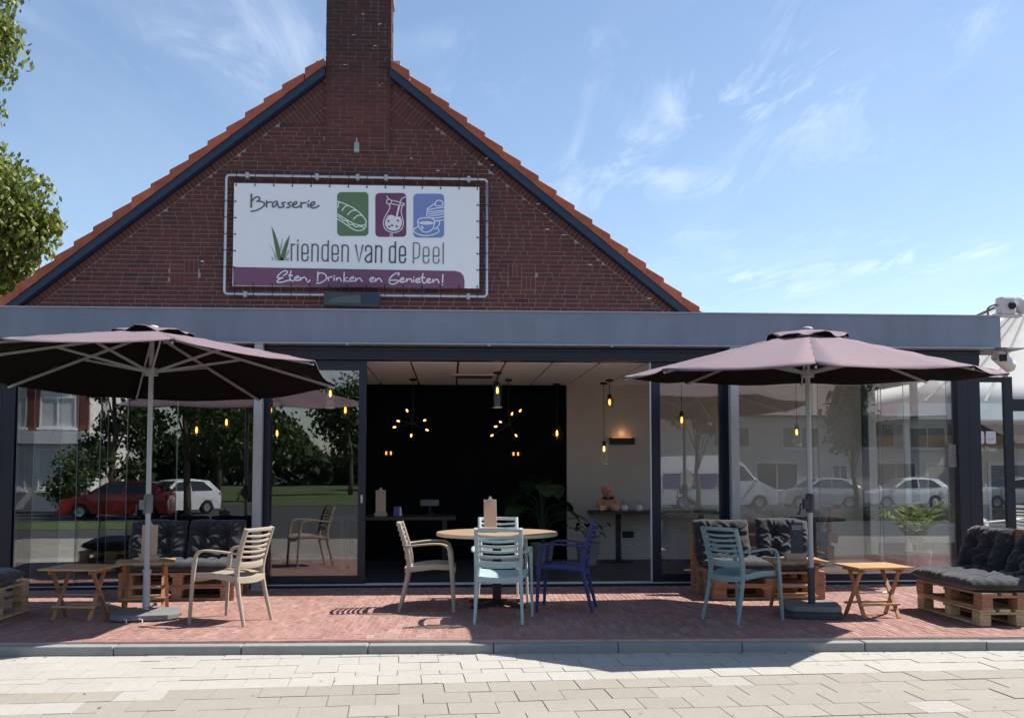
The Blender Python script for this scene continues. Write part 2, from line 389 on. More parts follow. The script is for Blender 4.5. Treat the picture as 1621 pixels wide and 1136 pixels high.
# kerb line (front edge of the terrace)
KL, KR = Vector((-3.58, -3.565)), Vector((4.73, -3.81))
KD = (KR - KL).normalized(); KN = Vector((KD.y, -KD.x))            # KN points to the street
def kp(s_, d_): p = KL + KD * s_ + KN * d_; return (p.x, p.y)
def skip(): pass
terr = MB()
terr.prism([kp(-4.5, 0), kp(13, 0), (9.6, 0.06), (6.9, 0.06), (-8, 0.06)], -0.0045, -0.14, plane='xy')
terrace = tag(terr.build('terrace', 'joint_sand'), kind='structure')
pav = MB(); rr_ = random.Random(3)
bl, bw = 0.2, 0.051
ns = int(17.4 / bw)
def clinker(mb, poly, z, tn):
    mb.prism(poly, z, -0.02, tone=tn, plane='xy')
for i in range(ns):
    s0 = -4.45 + i * bw
    off = (0.5 if i % 2 else 0.0) * bl + rr_.uniform(-.006, .006)
    for j in range(-1, 19):
        d1 = -0.108 - (j * bl + off)
        d0 = d1 - bl
        if d1 > -0.1: d1 = -0.108
        if d1 - d0 < 0.03: continue
        gp = 0.0028
        p = [kp(s0 + gp, d0 + gp), kp(s0 + bw - gp, d0 + gp), kp(s0 + bw - gp, d1 - gp), kp(s0 + gp, d1 - gp)]
        if max(q[1] for q in p) > 0.0 or p[0][0] > 9.4: continue
        clinker(pav, p, rr_.uniform(-.0018, .0012), min(1, max(0, rr_.gauss(.5, .24))))
for i in range(int(17.4 / 0.203)):                       # border course laid along the kerb
    s0 = -4.45 + i * 0.203
    for k in range(2):
        d1 = -0.003 - k * 0.052; o_ = k * 0.1
        clinker(pav, [kp(s0 + o_ + .002, d1 - .049), kp(s0 + o_ + .2, d1 - .049), kp(s0 + o_ + .2, d1), kp(s0 + o_ + .002, d1)], rr_.uniform(-.0015, .001), min(1, max(0, rr_.gauss(.45, .22))))
pv = pav.build('clinkers', 'clinker', terrace, tone=True); pv['kind'] = 'stuff'
# kerb blocks
kerb = MB(); kerb.prism([kp(-4.5, .125), kp(13, .125), kp(13, .004), kp(-4.5, .004)], -0.13, -0.2, plane='xy', back=True)
kerb_o = tag(kerb.build('kerb', 'paver_joint'), kind='structure')
for i in range(-4, 13):
    s0 = 0.93 + (i - 1) * 1.003
    b_ = MB(); hh = -0.017 + rr_.uniform(-.003, .002)
    p4 = [kp(s0 + .003, .128 + rr_.uniform(-.003, .003)), kp(s0 + .999, .128 + rr_.uniform(-.003, .003)), kp(s0 + .999, .006), kp(s0 + .003, .006)]
    b_.prism(p4, hh, -0.16, plane='xy', back=True)
    b_.build('kerb_block', 'kerb', kerb_o, bevel=0.008)
# street pavers, rows running a few degrees off the kerb
TA, TB = Vector((-2.92, -5.06)), Vector((4.93, -4.62))
TD = (TB - TA).normalized(); TN = Vector((TD.y, -TD.x))
ROAD = -0.088
def tp(s_, d_): p = TA + TD * s_ + TN * d_; return (p.x, p.y)
base = MB(); base.prism([(-14, -9.5), (18, -9.5), (18, -3.55), (-14, -3.2)], ROAD - 0.006, -0.3, plane='xy')
road = tag(base.build('street', 'paver_joint'), kind='structure')
rest = MB(); rows = []
d_ = -1.36
k = 0
seq = [0.30, 0.30, 0.30, 0.16, 0.30]
d_ = -sum(seq)
for wv in seq: rows.append((d_, d_ + wv, True)); d_ += wv
d_ = 0
while d_ < 4.2: rows.append((d_, d_ + 0.298, False)); d_ += 0.298
white_at = [(-2.10, -5.10), (-2.30, -5.62), (-2.62, -5.62), (2.05, -4.83), (3.35, -5.60), (3.05, -5.92)]
cnt = 0; cand = []
for r_i, (da, db, pale) in enumerate(rows):
    off = (r_i % 2) * 0.15 + rr_.uniform(-.01, .01)
    for i in range(-30, 45):
        s0 = i * 0.304 + off
        q = [tp(s0 + .003, da + .003), tp(s0 + .301, da + .003), tp(s0 + .301, db - .003), tp(s0 + .003, db - .003)]
        a_, b_, c_ = -KN.x, -KN.y, -(KN.dot(KL) + .131)       # street side of the kerb
        q2 = clip(q, a_, b_, c_)
        if area(q2) < 0.004: continue
        cx_, cy_ = sum(p[0] for p in q2) / len(q2), sum(p[1] for p in q2) / len(q2)
        if cx_ < -9 or cx_ > 12: continue
        tn = rr_.gauss(.9, .04) if pale else rr_.gauss(.32, .06)
        if not pale and rr_.random() < 0.03: tn = rr_.uniform(.48, .58)
        if any(abs(cx_ - u) < .15 and abs(cy_ - v) < .15 for u, v in white_at): tn = rr_.uniform(.72, .86)
        z = ROAD + rr_.uniform(-.003, .002)
        cand.append((cx_, cy_, q2, z, min(1, max(0, tn))))
def inview(cx_, cy_):
    D_ = cy_ + 12
    x_ = (cx_ - D_ * math.tan(YAW)) / D_
    return abs(x_) < 0.53 and cy_ > -6.35
vis = [c_ for c_ in cand if inview(c_[0], c_[1])]
vis.sort(key=lambda c_: c_[1]); near = set(id(c_) for c_ in vis[:300])
for c_ in cand:
    if id(c_) in near:
        b_ = MB(); b_.prism(c_[2], c_[3], ROAD - .02, tone=c_[4], plane='xy'); b_.build('paver', 'paver', road, tone=True)
    else: rest.prism(c_[2], c_[3], ROAD - .02, tone=c_[4], plane='xy')
rs = rest.build('pavers', 'paver', road, tone=True); rs['kind'] = 'stuff'
# verge and lawns behind the camera
def sheet(name, mat, x0, x1, y0, y1, dz, kind='structure'):
    m_ = MB(); yy = [y0 + (y1 - y0) * i / 12 for i in range(13)]
    for y in yy: m_.v += [(x0, y, gz(y) + dz), (x1, y, gz(y) + dz)]
    for i in range(12): m_.f.append([2 * i, 2 * i + 1, 2 * i + 3, 2 * i + 2]); m_.t.append(.5); m_.m.append(0)
    return tag(m_.build(name, mat, smooth='all'), kind=kind)
sheet('lawn', 'lawn', -60, -7, -26, -19, .012)
sheet('lawn', 'lawn', -90, 4, -120, -42, .02)
sheet('grass_verge', 'lawn', 7, 40, -27, -24, .015)
sheet('lawn', 'lawn', -60, -5.9, 1, 60, .02)

# ------------------------------------------------------------------ brick house behind the extension
XA, MS, ZB, ZT, ZS, ZTT = -1.40, 0.808, 7.62, 7.77, 7.46, 7.90      # apex x, slope, heights of the gable lines at the apex
GY = 3.0
house = thing('brick_house', 'dark red brick house gable with orange roof tiles and tall chimney', 'house', (XA, GY, 0))
def hb(mb, name, mat, parent=house, **kw):
    o = mb.build(name, mat, parent, **kw)
    if parent is house: o.matrix_parent_inverse = Matrix.Translation((-XA, -GY, 0))
    return o
zlow = 3.2
w_ = MB()
bx = (ZB - zlow) / MS
w_.prism([(XA - bx, zlow), (XA + bx, zlow), (XA, ZB)], GY + .012, GY + .3, back=True)
wall = hb(w_, 'gable_wall', 'mortar')
#ws = MB(); ws.span((XA - bx - .2, GY + .012, 2.9), (-5.32, GY + .3, zlow)); #, GY + .012, 0), (6.63, GY + .3, .01))
br = random.Random(11)
singles, stuffb = [], MB()
PZ = 3.28 + 12 * .0652
panels = [(-4.12, -3.71, PZ, PZ + 6 * .0652, 0), (0.865, 1.275, PZ, PZ + 6 * .0652, 1)]
CH0, CH1 = -1.885, -0.912
def lay(poly, tn, y=GY):
    if area(poly) < 0.0012: return
    yy = y + br.uniform(-.003, .002)
    singles.append((poly, yy, min(1, max(0, tn))))
def tone_(z=0): return br.gauss(.54, .16)
CO, J = 0.0652, 0.012
z = 3.28; ci = 0
while z < 6.50:
    x = XA - bx - br.uniform(0, .3)
    x_end = XA + bx
    last = 1
    while x < x_end:
        ln = 0.21 if (br.random() < (.72 if last else .9)) else 0.1
        last = 0 if ln < .2 else 1
        segs = [(x, x + ln)]
        for (a0, a1, c0, c1, kk) in panels:
            if z + CO > c0 + .01 and z < c1 - .01:
                ns_ = []
                for (u, v) in segs:
                    if v <= a0 or u >= a1: ns_.append((u, v)); continue
                    if u < a0: ns_.append((u, a0 - J))
                    if v > a1: ns_.append((a1, v))
                segs = ns_
        for (u, v) in segs:
            if v - u < .012: continue
            p = [(u, z), (v, z), (v, z + CO - J), (u, z + CO - J)]
            p = clip(p, -MS, 1, ZS - MS * XA + .001); p = clip(p, MS, 1, ZS + MS * XA + .001) if p else p
            if len(p) > 2:
                mid = (u + v) / 2
                if z > 6.12:
                    for pp in (clip(p, 1, 0, CH0 - .004), clip(p, -1, 0, -CH1 - .004)):
                        if len(pp) > 2: lay(pp, tone_())
                    continue
                lay(p, tone_())
        x += ln + J
    z += CO; ci += 1
for (a0, a1, c0, c1, kk) in panels:
    hw, hz = (a1 - a0) / 2, (c1 - c0) / 2
    for i in range(2):
        for j in range(2):
            vert = (i + j + kk) % 2 == 1
            x0, z0 = a0 + i * hw, c0 + (1 - j) * hz
            for q in range(3):
                if vert:
                    u = x0 + q * hw / 3; lay([(u, z0), (u + hw / 3 - J, z0), (u + hw / 3 - J, z0 + hz - J), (u, z0 + hz - J)], tone_() + .12)
                else:
                    v = z0 + q * hz / 3; lay([(x0, v), (x0 + hw - J, v), (x0 + hw - J, v + hz / 3 - J), (x0, v + hz / 3 - J)], tone_() + .12)
# edge course set square to the slope, and the slanting fields beside the chimney
al = math.atan(MS)
for sgn in (-1, 1):
    dx, dz = sgn * math.cos(al), -math.sin(al)           # down the slope
    nx, nz = -sgn * math.sin(al), -math.cos(al)          # into the wall
    t_ = 0.02
    while t_ < (ZB - 3.2) / math.sin(al):
        def q2(a, b): return (XA + dx * a + nx * b, ZB + dz * a + nz * b)
        lens = [(.004, .112)]
        if t_ < 2.0: lens = [(.004, .112), (.122, .332), (.342, .552), (.562, .772)]
        for k2, (b0, b1) in enumerate(lens):
            sh = .0325 if k2 == 1 and False else 0
            p = [q2(t_ + sh, b0), q2(t_ + sh + .0545, b0), q2(t_ + sh + .0545, b1), q2(t_ + sh, b1)]
            if k2:
                p = clip(p, 0, -1, -6.506)
            if len(p) > 2: p = clip(p, sgn * -1, 0, -sgn * (CH1 if sgn > 0 else CH0) )
            if len(p) > 2 and area(p) > .0012: lay(p, tone_())
        t_ += CO
# mortar blobs and efflorescence
for (x, z) in [(1.31, 5.37), (1.42, 5.22), (.62, 5.95), (.53, 6.05), (1.45, 4.98), (1.7, 4.9), (2.1, 4.45), (3.0, 3.95), (-3.66, 4.43), (-.6, 6.03), (-.2, 5.85), (-.95, 6.3), (.05, 5.95)]:
    e = MB(); e.ellipsoid((x, GY - .004, z), (br.uniform(.02, .045), .006, br.uniform(.008, .016)), 8, 5); hb(e, 'mortar_blob', 'efflorescence', wall, smooth='all').matrix_parent_inverse = Matrix.Translation((0, 0, 0))
# chimney
ch = MB(); ch.span((CH0 + .006, GY - .021, 6.13), (CH1 - .006, GY + .5, 8.52)); ch.span((CH0 - .02, GY - .05, 8.525), (CH1 + .02, GY + .53, 8.62))
chim = hb(ch, 'chimney', 'mortar_dark')
cb = []
def chim_face(u0, u1, place, side):
    z = 6.14; c_i = 0
    while z < 8.50:
        x = u0 - (0 if c_i % 2 else .105) ; 
        while x < u1 - .02:
            a0, a1 = max(x, u0), min(x + (.21 if br.random() < .8 else .1), u1)
            nxt = a1 + J
            if u1 - nxt < .05: a1 = u1; nxt = u1 + 1
            if a1 - a0 > .03:
                soot = max(0, min(1, (z - 6.75) / .9))
                tn = br.gauss(.62, .16) * (1 - soot) + br.gauss(.10, .10) * soot
                cb.append((place, a0, a1, z, z + CO - J, min(1, max(0, tn)), br.uniform(-.003, .003)))
            x = nxt
        z += CO; c_i += 1
chim_face(CH0, CH1, 'front', 0); chim_face(GY - .03, GY + .5, 'right', 0); chim_face(GY - .03, GY + .5, 'left', 0)
chim_stuff = MB()
def chim_brick(mb, c_):
    pl, a0, a1, z0, z1, tn, dy = c_
    if pl == 'front': mb.span((a0, GY - .03 + dy, z0), (a1, GY + .02, z1), tn)
    elif pl == 'right': mb.span((CH1 - .05, a0, z0), (CH1 + dy, a1, z1), tn)
    else: mb.span((CH0 - dy, a0, z0), (CH0 + .05, a1, z1), tn)
ncb = 0
for c_ in cb:
    if c_[0] == 'front' and c_[3] > 6.3:
        m_ = MB(); chim_brick(m_, c_); m_.build('brick', 'brick', chim, tone=True); ncb += 1
    else: chim_brick(chim_stuff, c_)
cs = chim_stuff.build('bricks', 'brick', chim, tone=True); cs['kind'] = 'stuff'
for i in range(9):
    e = MB(); e.ellipsoid((br.uniform(CH0 + .1, CH1 - .1), GY - .034, br.uniform(6.9, 8.3)), (br.uniform(.012, .03), .005, .007), 8, 5); e.build('mortar_blob', 'efflorescence', chim, smooth='all')
cf = MB(); cf.span((CH1 + .002, GY - .06, 7.35), (CH1 + .14, GY + .5, 7.50)); cf.span((CH0 - .14, GY - .06, 7.40), (CH0 - .002, GY + .5, 7.47)); cf.build('lead_flashing', 'lead', chim)
# the wall bricks: the 300 nearest as single pieces
singles.sort(key=lambda s_: -(area(s_[0]) * 1000 - abs(sum(p[1] for p in s_[0]) / len(s_[0]) - 3.9) * 2.2 - (50 if sum(p[1] for p in s_[0]) / len(s_[0]) < 3.72 else 0)))
n1 = 300
for i, (p, y, tn) in enumerate(singles):
    if i < n1:
        m_ = MB(); m_.prism(p, y, GY + .05, tn); m_.build('brick', 'brick', wall, tone=True)
    else: stuffb.prism(p, y, GY + .05, tn)
sb = stuffb.build('bricks', 'brick', wall, tone=True); sb['kind'] = 'stuff'
# barge boards, tiles, roof slopes
for sgn in (-1, 1):
    m_ = MB(); L_ = 6.1
    def gl(dx_, zz): return (XA + sgn * dx_, zz - MS * dx_)
    start = .485
    m_.prism([gl(start, ZB), gl(L_, ZB), gl(L_, ZT), gl(start, ZT)], GY - .16, GY - .12, back=True)
    bo = hb(m_, 'barge_board', 'navy_paint')
    m_ = MB(); m_.prism([gl(start, ZB + .01), gl(L_, ZB + .01), gl(L_, ZB + .04), gl(start, ZB + .04)], GY - .12, GY + .0, back=True); hb(m_, 'soffit', 'navy_paint')
    # verge tiles
    al_ = math.atan(MS); step = .268
    n_t = 21
    for i in range(n_t):
        a0 = start + .03 + i * step - (.06 if i == 0 else 0)
        m_ = MB(); lift = .042
        a1 = a0 + step + .05
        if i == 0: a0 = start + .01
        jz = br.uniform(-.006, .006)
        top = [gl(a0, ZTT - .04 + jz), gl(a1, ZTT + lift - .012 + jz), gl(a1, ZT - .012), gl(a0, ZT - .02)]
        yo = .005 * (i % 2); m_.prism(top, GY - .19 - yo, GY - .166 - yo, back=True)
        slab = [gl(a0, ZTT - .03 + jz), gl(a1, ZTT + lift - .012 + jz), gl(a1, ZTT + lift - .035 + jz), gl(a0, ZTT - .05 + jz)]
        m_.prism(slab, GY - .165 - yo, GY + .08 + yo, back=True)
        hb(m_, 'roof_tile', 'roof_tile', bevel=.006)
    rf = MB()
    for i in range(n_t):
        a0 = start - .4 + i * step if i else .0; a1 = start + .03 + i * step + step + .05
        for j in range(33):
            y0 = GY + .085 + j * .25
            for (b0, b1, h0, h1) in ((0, .08, 0, .03), (.08, .16, .03, .03), (.16, .245, .03, .0)):
                rf.add([(XA + sgn * a0, y0 + b0, ZTT - .05 + h0 - MS * a0), (XA + sgn * a1, y0 + b0, ZTT - .03 + h0 - MS * a1), (XA + sgn * a1, y0 + b1, ZTT - .03 + h1 - MS * a1), (XA + sgn * a0, y0 + b1, ZTT - .05 + h1 - MS * a0)], [(0, 1, 2, 3)])
    r_ = hb(rf, 'roof_slope', 'roof_tile'); r_['kind'] = 'stuff'
    m_ = MB(); m_.prism([gl(0, ZT - .03), gl(L_, ZT - .03), gl(L_, ZT), gl(0, ZT)], GY + .06, GY + 8.4, back=True); hb(m_, 'roof_deck', 'dark_wood')
m_ = MB(); m_.span((XA - 5.5, GY + 8.0, 0), (XA + 5.5, GY + 8.3, 3.2)); m_.prism([(XA - bx, 3.2), (XA + bx, 3.2), (XA, ZB)], GY + 8.0, GY + 8.3, back=True); m_.span((XA - 5.4, GY + 4.4, 0), (XA - 5.1, GY + 8.2, 3.3)); m_.span((XA + 5.1, GY + 4.4, 0), (XA + 5.4, GY + 8.2, 3.3)); hb(m_, 'rear_wall', 'far_brick')
m_ = MB(); m_.span((-1.45, GY - .05, 6.10), (-1.375, GY - .004, 6.24)); m_.tube([(-1.412, GY - .07, 6.16), (-1.412, GY - .07, 6.30)], .012); hb(m_, 'wall_bracket', 'zinc')

# ------------------------------------------------------------------ banner in its tube frame
BX, BY, BZ = -1.388, 2.93, 4.82
BW, BH = 3.62, 1.53
ban = thing('advertising_banner', 'white brasserie banner tied in a tubular frame on the brick gable', 'banner', (BX, BY - .012, BZ))
sign = ban
FX, FZ = 1.925, 0.885
fr = MB(); rad = .05; pts = []
for cx_, cz_, a0 in [(FX - rad, FZ - rad, 0), (-FX + rad, FZ - rad, 90), (-FX + rad, -FZ + rad, 180), (FX - rad, -FZ + rad, 270)]:
    for k in range(5):
        a_ = R(a0 + 22.5 * k); pts.append((cx_ + rad * math.cos(a_), 0, cz_ + rad * math.sin(a_)))
pts.append(pts[0])
fr.sweep(pts, .042, .042, 10, (0, 1, 0), 1.0)
fr.build('frame_tube', 'steel_white', sign, smooth='all')
for x, z in [(-1.62, FZ), (.0, FZ), (1.65, FZ), (-1.62, -FZ), (.0, -FZ), (1.65, -FZ), (-.6, FZ), (.42, FZ)]:
    m_ = MB(); m_.span((x - .025, -.035, z - .045), (x + .025, .075, z + .04)); m_.build('wall_clamp', 'zinc', sign, bevel=.004)
nx_, nz_ = 40, 18
m_ = MB(); br2 = random.Random(5)
def bwave(x, z): return .010 * math.sin(x * 2.1 + z) + .006 * math.sin(z * 4.2 + 1) + .003 * math.sin(x * 7)
for i in range(nx_ + 1):
    for j in range(nz_ + 1):
        x = -BW / 2 + BW * i / nx_; z = -BH / 2 + BH * j / nz_; m_.v.append((x, 0, z))
for i in range(nx_):
    for j in range(nz_): m_.f.append([i * (nz_ + 1) + j, (i + 1) * (nz_ + 1) + j, (i + 1) * (nz_ + 1) + j + 1, i * (nz_ + 1) + j + 1]); m_.t.append(.5); m_.m.append(0)
o = m_.build('sheet', 'banner', ban)
sd = o.modifiers.new('solid', 'SOLIDIFY'); sd.thickness = .004; sd.offset = 1 if o.data.polygons[0].normal.y > 0 else -1
STROKES=[["g",22,1,[-1556,590,-1555,492,-1556,393]],["g",18,1,[-1539,492,-1521,523,-1491,546,-1462,552,-1438,539,-1436,513,-1454,493,-1476,484]],["g",18,1,[-1476,484,-1431,486,-1387,475,-1363,453,-1375,415,-1415,384,-1474,352,-1518,339,-1558,335]],["g",18,1,[-1332,497,-1335,442,-1328,398]],["g",18,1,[-1335,442,-1316,465,-1291,477,-1255,477]],["g",18,1,[-1180,490,-1209,482,-1239,459,-1246,424,-1238,405,-1216,410,-1187,444,-1176,473]],["g",18,1,[-1180,486,-1170,445,-1157,411,-1143,390]],["g",18,1,[-1057,478,-1091,472,-1109,457,-1090,438,-1079,419,-1093,404,-1130,400]],["g",18,1,[-972,480,-1005,472,-1024,458,-1001,440,-986,421,-1001,403,-1042,399]],["g",18,1,[-949,440,-912,449,-890,472,-902,487,-931,475,-953,448,-953,421,-927,404,-890,405,-845,423]],["g",18,1,[-831,484,-832,442,-823,398]],["g",18,1,[-831,442,-809,466,-783,475,-753,474]],["g",18,1,[-725,463,-723,408]],["g",18,1,[-726,497,-712,499]],["g",18,1,[-689,433,-645,445,-627,472,-642,490,-671,475,-691,445,-685,414,-655,399,-607,409,-563,438]],["g",18,0,[-961,-143,-958,-391]],["g",18,0,[-869,-142,-867,-394]],["g",18,0,[-658,-143,-659,-398]],["g",18,0,[-423,-86,-425,-397]],["g",18,0,[-218,-149,-217,-398]],["g",18,1,[-961,-184,-947,-157,-911,-150]],["g",18,1,[-867,-84,-866,-107]],["g",18,1,[-796,-283,-723,-283,-719,-275,-720,-197,-731,-160,-763,-148,-795,-161,-805,-198,-803,-345,-793,-381,-760,-393,-728,-380,-718,-349,-718,-324]],["g",18,1,[-658,-188,-644,-155,-612,-146,-584,-158,-571,-195,-572,-301,-574,-397]],["g",18,1,[-423,-185,-440,-156,-468,-151,-500,-165,-509,-202,-510,-276,-510,-341,-497,-378,-467,-393,-441,-381,-426,-352]],["g",18,1,[-354,-286,-282,-285,-277,-277,-278,-201,-289,-165,-322,-153,-354,-165,-364,-202,-362,-346,-352,-382,-319,-393,-287,-381,-277,-349,-277,-325]],["g",18,1,[-217,-190,-203,-159,-175,-151,-143,-164,-129,-201,-131,-303,-132,-400]],["d",19,0,[-22,-147,31,-404,85,-150]],["d",19,0,[278,-152,275,-405]],["d",19,0,[565,-92,565,-406]],["d",19,1,[129,-234,128,-197,137,-168,169,-157,201,-168,214,-205,213,-298,212,-401]],["d",19,1,[211,-261,179,-285,143,-313,127,-346,130,-379,167,-404,203,-383,211,-355]],["d",19,1,[278,-204,293,-166,321,-157,353,-170,363,-208,361,-297,360,-404]],["d",19,1,[565,-200,551,-168,519,-161,491,-173,483,-211,482,-286,482,-361,493,-393,523,-402,553,-388,565,-355]],["d",19,1,[638,-295,709,-294,713,-287,712,-209,702,-173,670,-161,639,-174,629,-210,630,-355,640,-391,672,-403,703,-391,713,-359,713,-335]],["p",16,0,[834,-103,833,-408]],["p",16,0,[1274,-97,1274,-412]],["p",16,1,[834,-105,888,-104,914,-120,924,-163,921,-233,919,-289,903,-320,876,-332,836,-333]],["p",16,1,[988,-298,1057,-297,1061,-290,1061,-213,1051,-178,1020,-166,989,-178,979,-214,980,-358,990,-394,1021,-405,1052,-393,1062,-362,1061,-338]],["p",16,1,[1137,-298,1206,-297,1210,-290,1210,-213,1200,-177,1169,-166,1138,-178,1128,-214,1129,-358,1139,-394,1170,-405,1201,-393,1211,-362,1210,-338]],["w",17,1,[-1076,-617,-1029,-588,-1013,-561,-1039,-544,-1085,-558,-1136,-602,-1161,-641,-1135,-652,-1080,-647]],["w",17,1,[-1080,-647,-1126,-667,-1160,-698,-1151,-715,-1092,-713,-1032,-696,-981,-683]],["w",17,1,[-962,-546,-972,-600,-977,-652,-960,-687,-917,-691]],["w",17,1,[-999,-609,-938,-613]],["w",17,1,[-901,-656,-862,-647,-852,-625,-871,-621,-901,-643,-909,-669,-883,-686,-836,-681]],["w",17,1,[-828,-638,-824,-664,-828,-685]],["w",17,1,[-828,-681,-794,-646,-764,-637,-743,-654,-730,-689]],["w",17,1,[-687,-675,-695,-697,-717,-710]],["w",17,1,[-569,-552,-572,-621,-572,-696]],["w",17,1,[-568,-604,-552,-578,-509,-570,-466,-590,-444,-624,-452,-664,-495,-699,-546,-721,-588,-724]],["w",17,1,[-423,-633,-418,-659,-413,-685]],["w",17,1,[-418,-659,-405,-637,-388,-628,-358,-628]],["w",17,1,[-334,-641,-330,-684]],["w",17,1,[-335,-614,-324,-612]],["w",17,1,[-298,-636,-295,-679]],["w",17,1,[-295,-679,-273,-644,-251,-640,-238,-657,-225,-692]],["w",17,1,[-183,-556,-187,-626,-188,-700]],["w",17,1,[-135,-634,-168,-647,-182,-665,-161,-682,-113,-696]],["w",17,1,[-97,-660,-54,-649,-45,-628,-63,-623,-93,-642,-103,-668,-79,-690,-28,-683]],["w",17,1,[-15,-637,-15,-689]],["w",17,1,[-15,-685,15,-650,45,-641,62,-662,80,-692]],["w",17,1,[198,-661,237,-652,247,-630,228,-626,201,-643,192,-674,216,-693,258,-682]],["w",17,1,[275,-642,278,-691]],["w",17,1,[278,-686,310,-646,336,-642,353,-668,371,-694]],["w",17,1,[607,-595,624,-573,611,-557,564,-569,512,-609,482,-653,478,-697,504,-723,556,-721,599,-696,616,-674,564,-665,469,-671]],["w",17,1,[646,-669,685,-655,689,-633,668,-629,642,-656,638,-682,668,-695,711,-681]],["w",17,1,[735,-637,730,-690]],["w",17,1,[728,-687,754,-655,789,-643,806,-667,811,-693]],["w",17,1,[839,-651,837,-693]],["w",17,1,[842,-619,844,-626]],["w",17,1,[871,-671,918,-661,927,-639,905,-635,875,-653,867,-680,893,-697,945,-685]],["w",17,1,[977,-560,966,-621,969,-674,988,-705,1018,-695]],["w",17,1,[944,-622,1007,-623]],["w",17,1,[1035,-673,1074,-662,1081,-642,1061,-636,1035,-657,1031,-682,1057,-699,1105,-686]],["w",17,1,[1122,-642,1122,-694]],["w",17,1,[1122,-690,1157,-654,1187,-647,1204,-671,1213,-699]],["w",17,1,[1272,-570,1265,-693]],["w",17,1,[1261,-727,1269,-730]],["b",15,1,[-295,503,-235,487,-138,448,-42,396,40,333,99,266,130,207,119,165,78,149,5,156,-84,188,-173,240,-240,284,-293,313]],["b",15,1,[-138,448,-190,420,-226,363]],["b",15,1,[-12,374,-86,365,-144,304]],["b",15,1,[77,296,3,295,-59,238]],["b",15,1,[-272,494,-289,411]],["b",15,1,[-293,242,-217,194,-121,127,-39,80,27,69,86,85,123,124,130,154]],["b",15,1,[-284,283,-232,246,-202,217,-151,210,-121,158,-62,158,-25,121,34,137,93,116]],["m",13,1,[466,480,481,442,463,381,418,304,393,242,386,181,405,112,458,67,533,46,608,62,660,109,680,185,670,262,651,338,650,407,673,457]],["m",13,1,[499,531,567,520,657,495,695,478,672,462,597,463,507,481]],["m",13,1,[503,512,492,485,466,473,439,484,430,510,439,537,465,548,492,538,503,512]],["m",13,1,[431,595,465,546]],["m",13,1,[627,479,646,545,672,572,713,588]],["m",13,1,[492,30,486,-16]],["m",13,1,[514,30,516,-16]],["m",25,1,[583,299,616,445]],["c",15,0,[1027,298,1034,413,1154,499]],["c",15,1,[1155,461,1154,507,1188,542,1230,539,1260,524,1260,470,1215,458,1155,461]],["c",15,1,[1042,398,1155,422,1282,440]],["c",15,1,[1042,367,1155,380,1282,394]],["c",15,1,[1050,333,1155,349,1282,369]],["c",15,1,[1050,298,1155,315,1282,335]],["c",15,1,[1110,272,1193,281,1282,298]],["c",15,1,[1148,234,1216,239,1282,252]],["c",15,1,[892,227,918,262,975,275,1058,277,1118,261,1144,230,1111,195,1058,183,975,182,919,196,892,227]],["c",15,1,[892,227,904,158,946,90,1006,60,1074,76,1126,131,1147,231]],["c",15,1,[1156,231,1209,231,1216,186,1179,131,1141,108]],["c",15,1,[930,166,968,136,968,105,930,166]],["c",15,1,[900,143,848,111,834,73,886,35,976,10,1081,15,1172,47,1209,78,1202,109,1171,124]]]
POLYS=[["G",[101,650,117,648,131,643,143,633,153,621,159,606,161,591,166,52,164,36,158,22,149,9,137,-1,122,-7,107,-9,-235,-14,-250,-12,-264,-6,-276,3,-286,15,-292,30,-294,45,-300,583,-298,599,-292,613,-283,626,-271,636,-257,642,-242,644]],["M",[661,646,676,644,691,638,703,629,713,616,719,602,721,586,725,47,723,31,717,16,708,3,695,-7,681,-13,665,-15,328,-20,312,-18,298,-12,286,-3,276,10,270,24,268,40,263,578,265,594,271,609,280,622,293,632,307,638,323,641]],["C",[1223,645,1239,643,1254,637,1266,628,1276,615,1282,600,1284,584,1286,44,1284,28,1278,13,1269,1,1256,-9,1242,-16,1226,-18,891,-23,875,-21,860,-15,848,-5,838,7,832,22,830,38,827,577,829,593,835,608,844,621,857,630,871,637,887,639]],["S",[-1803,-496,-87,-507,1450,-516,1536,-539,1578,-592,1592,-660,1592,-776,-84,-775,-1798,-767]],["V",[-1258,122,-1208,25,-1159,-113,-1123,-243,-1115,-324,-1067,-389,-1151,-394,-1176,-317,-1210,-146,-1236,0]],["V",[-985,-8,-1011,-160,-1044,-315,-1067,-389,-1119,-389,-1112,-324,-1093,-243,-1051,-120]],["v",[-1310,-127,-1241,-204,-1184,-309,-1163,-394,-1198,-395,-1216,-277,-1265,-188]],["v",[-1098,-39,-1091,-79,-1098,-210,-1117,-259,-1131,-194,-1107,-112]],["v",[-986,-208,-993,-274,-1024,-323,-1039,-393,-1067,-373,-1025,-274]],["v",[-1247,-326,-1223,-358,-1222,-395,-1248,-395]],["v",[-991,-339,-992,-392,-1047,-393,-1040,-364]],["L",[452,304,508,317,553,290,636,288,659,231,659,177,630,108,578,77,510,76,442,105,408,166,411,227]],["L",[1114,206,1107,197,1086,189,1055,183,1018,181,980,182,948,187,927,194,919,202,925,211,945,219,976,224,1013,227,1051,226,1083,222,1105,215]],["D",[478,220,473,208,460,203,448,208,442,220,447,232,460,237,473,232]],["D",[617,228,612,216,599,211,586,216,581,227,586,239,599,244,612,240]],["D",[490,137,485,125,472,120,459,124,454,136,459,148,472,153,485,148]],["D",[531,156,526,144,513,139,501,144,495,156,500,168,513,173,526,168]],["D",[603,141,597,129,585,123,572,128,567,140,572,152,584,157,597,152]]]

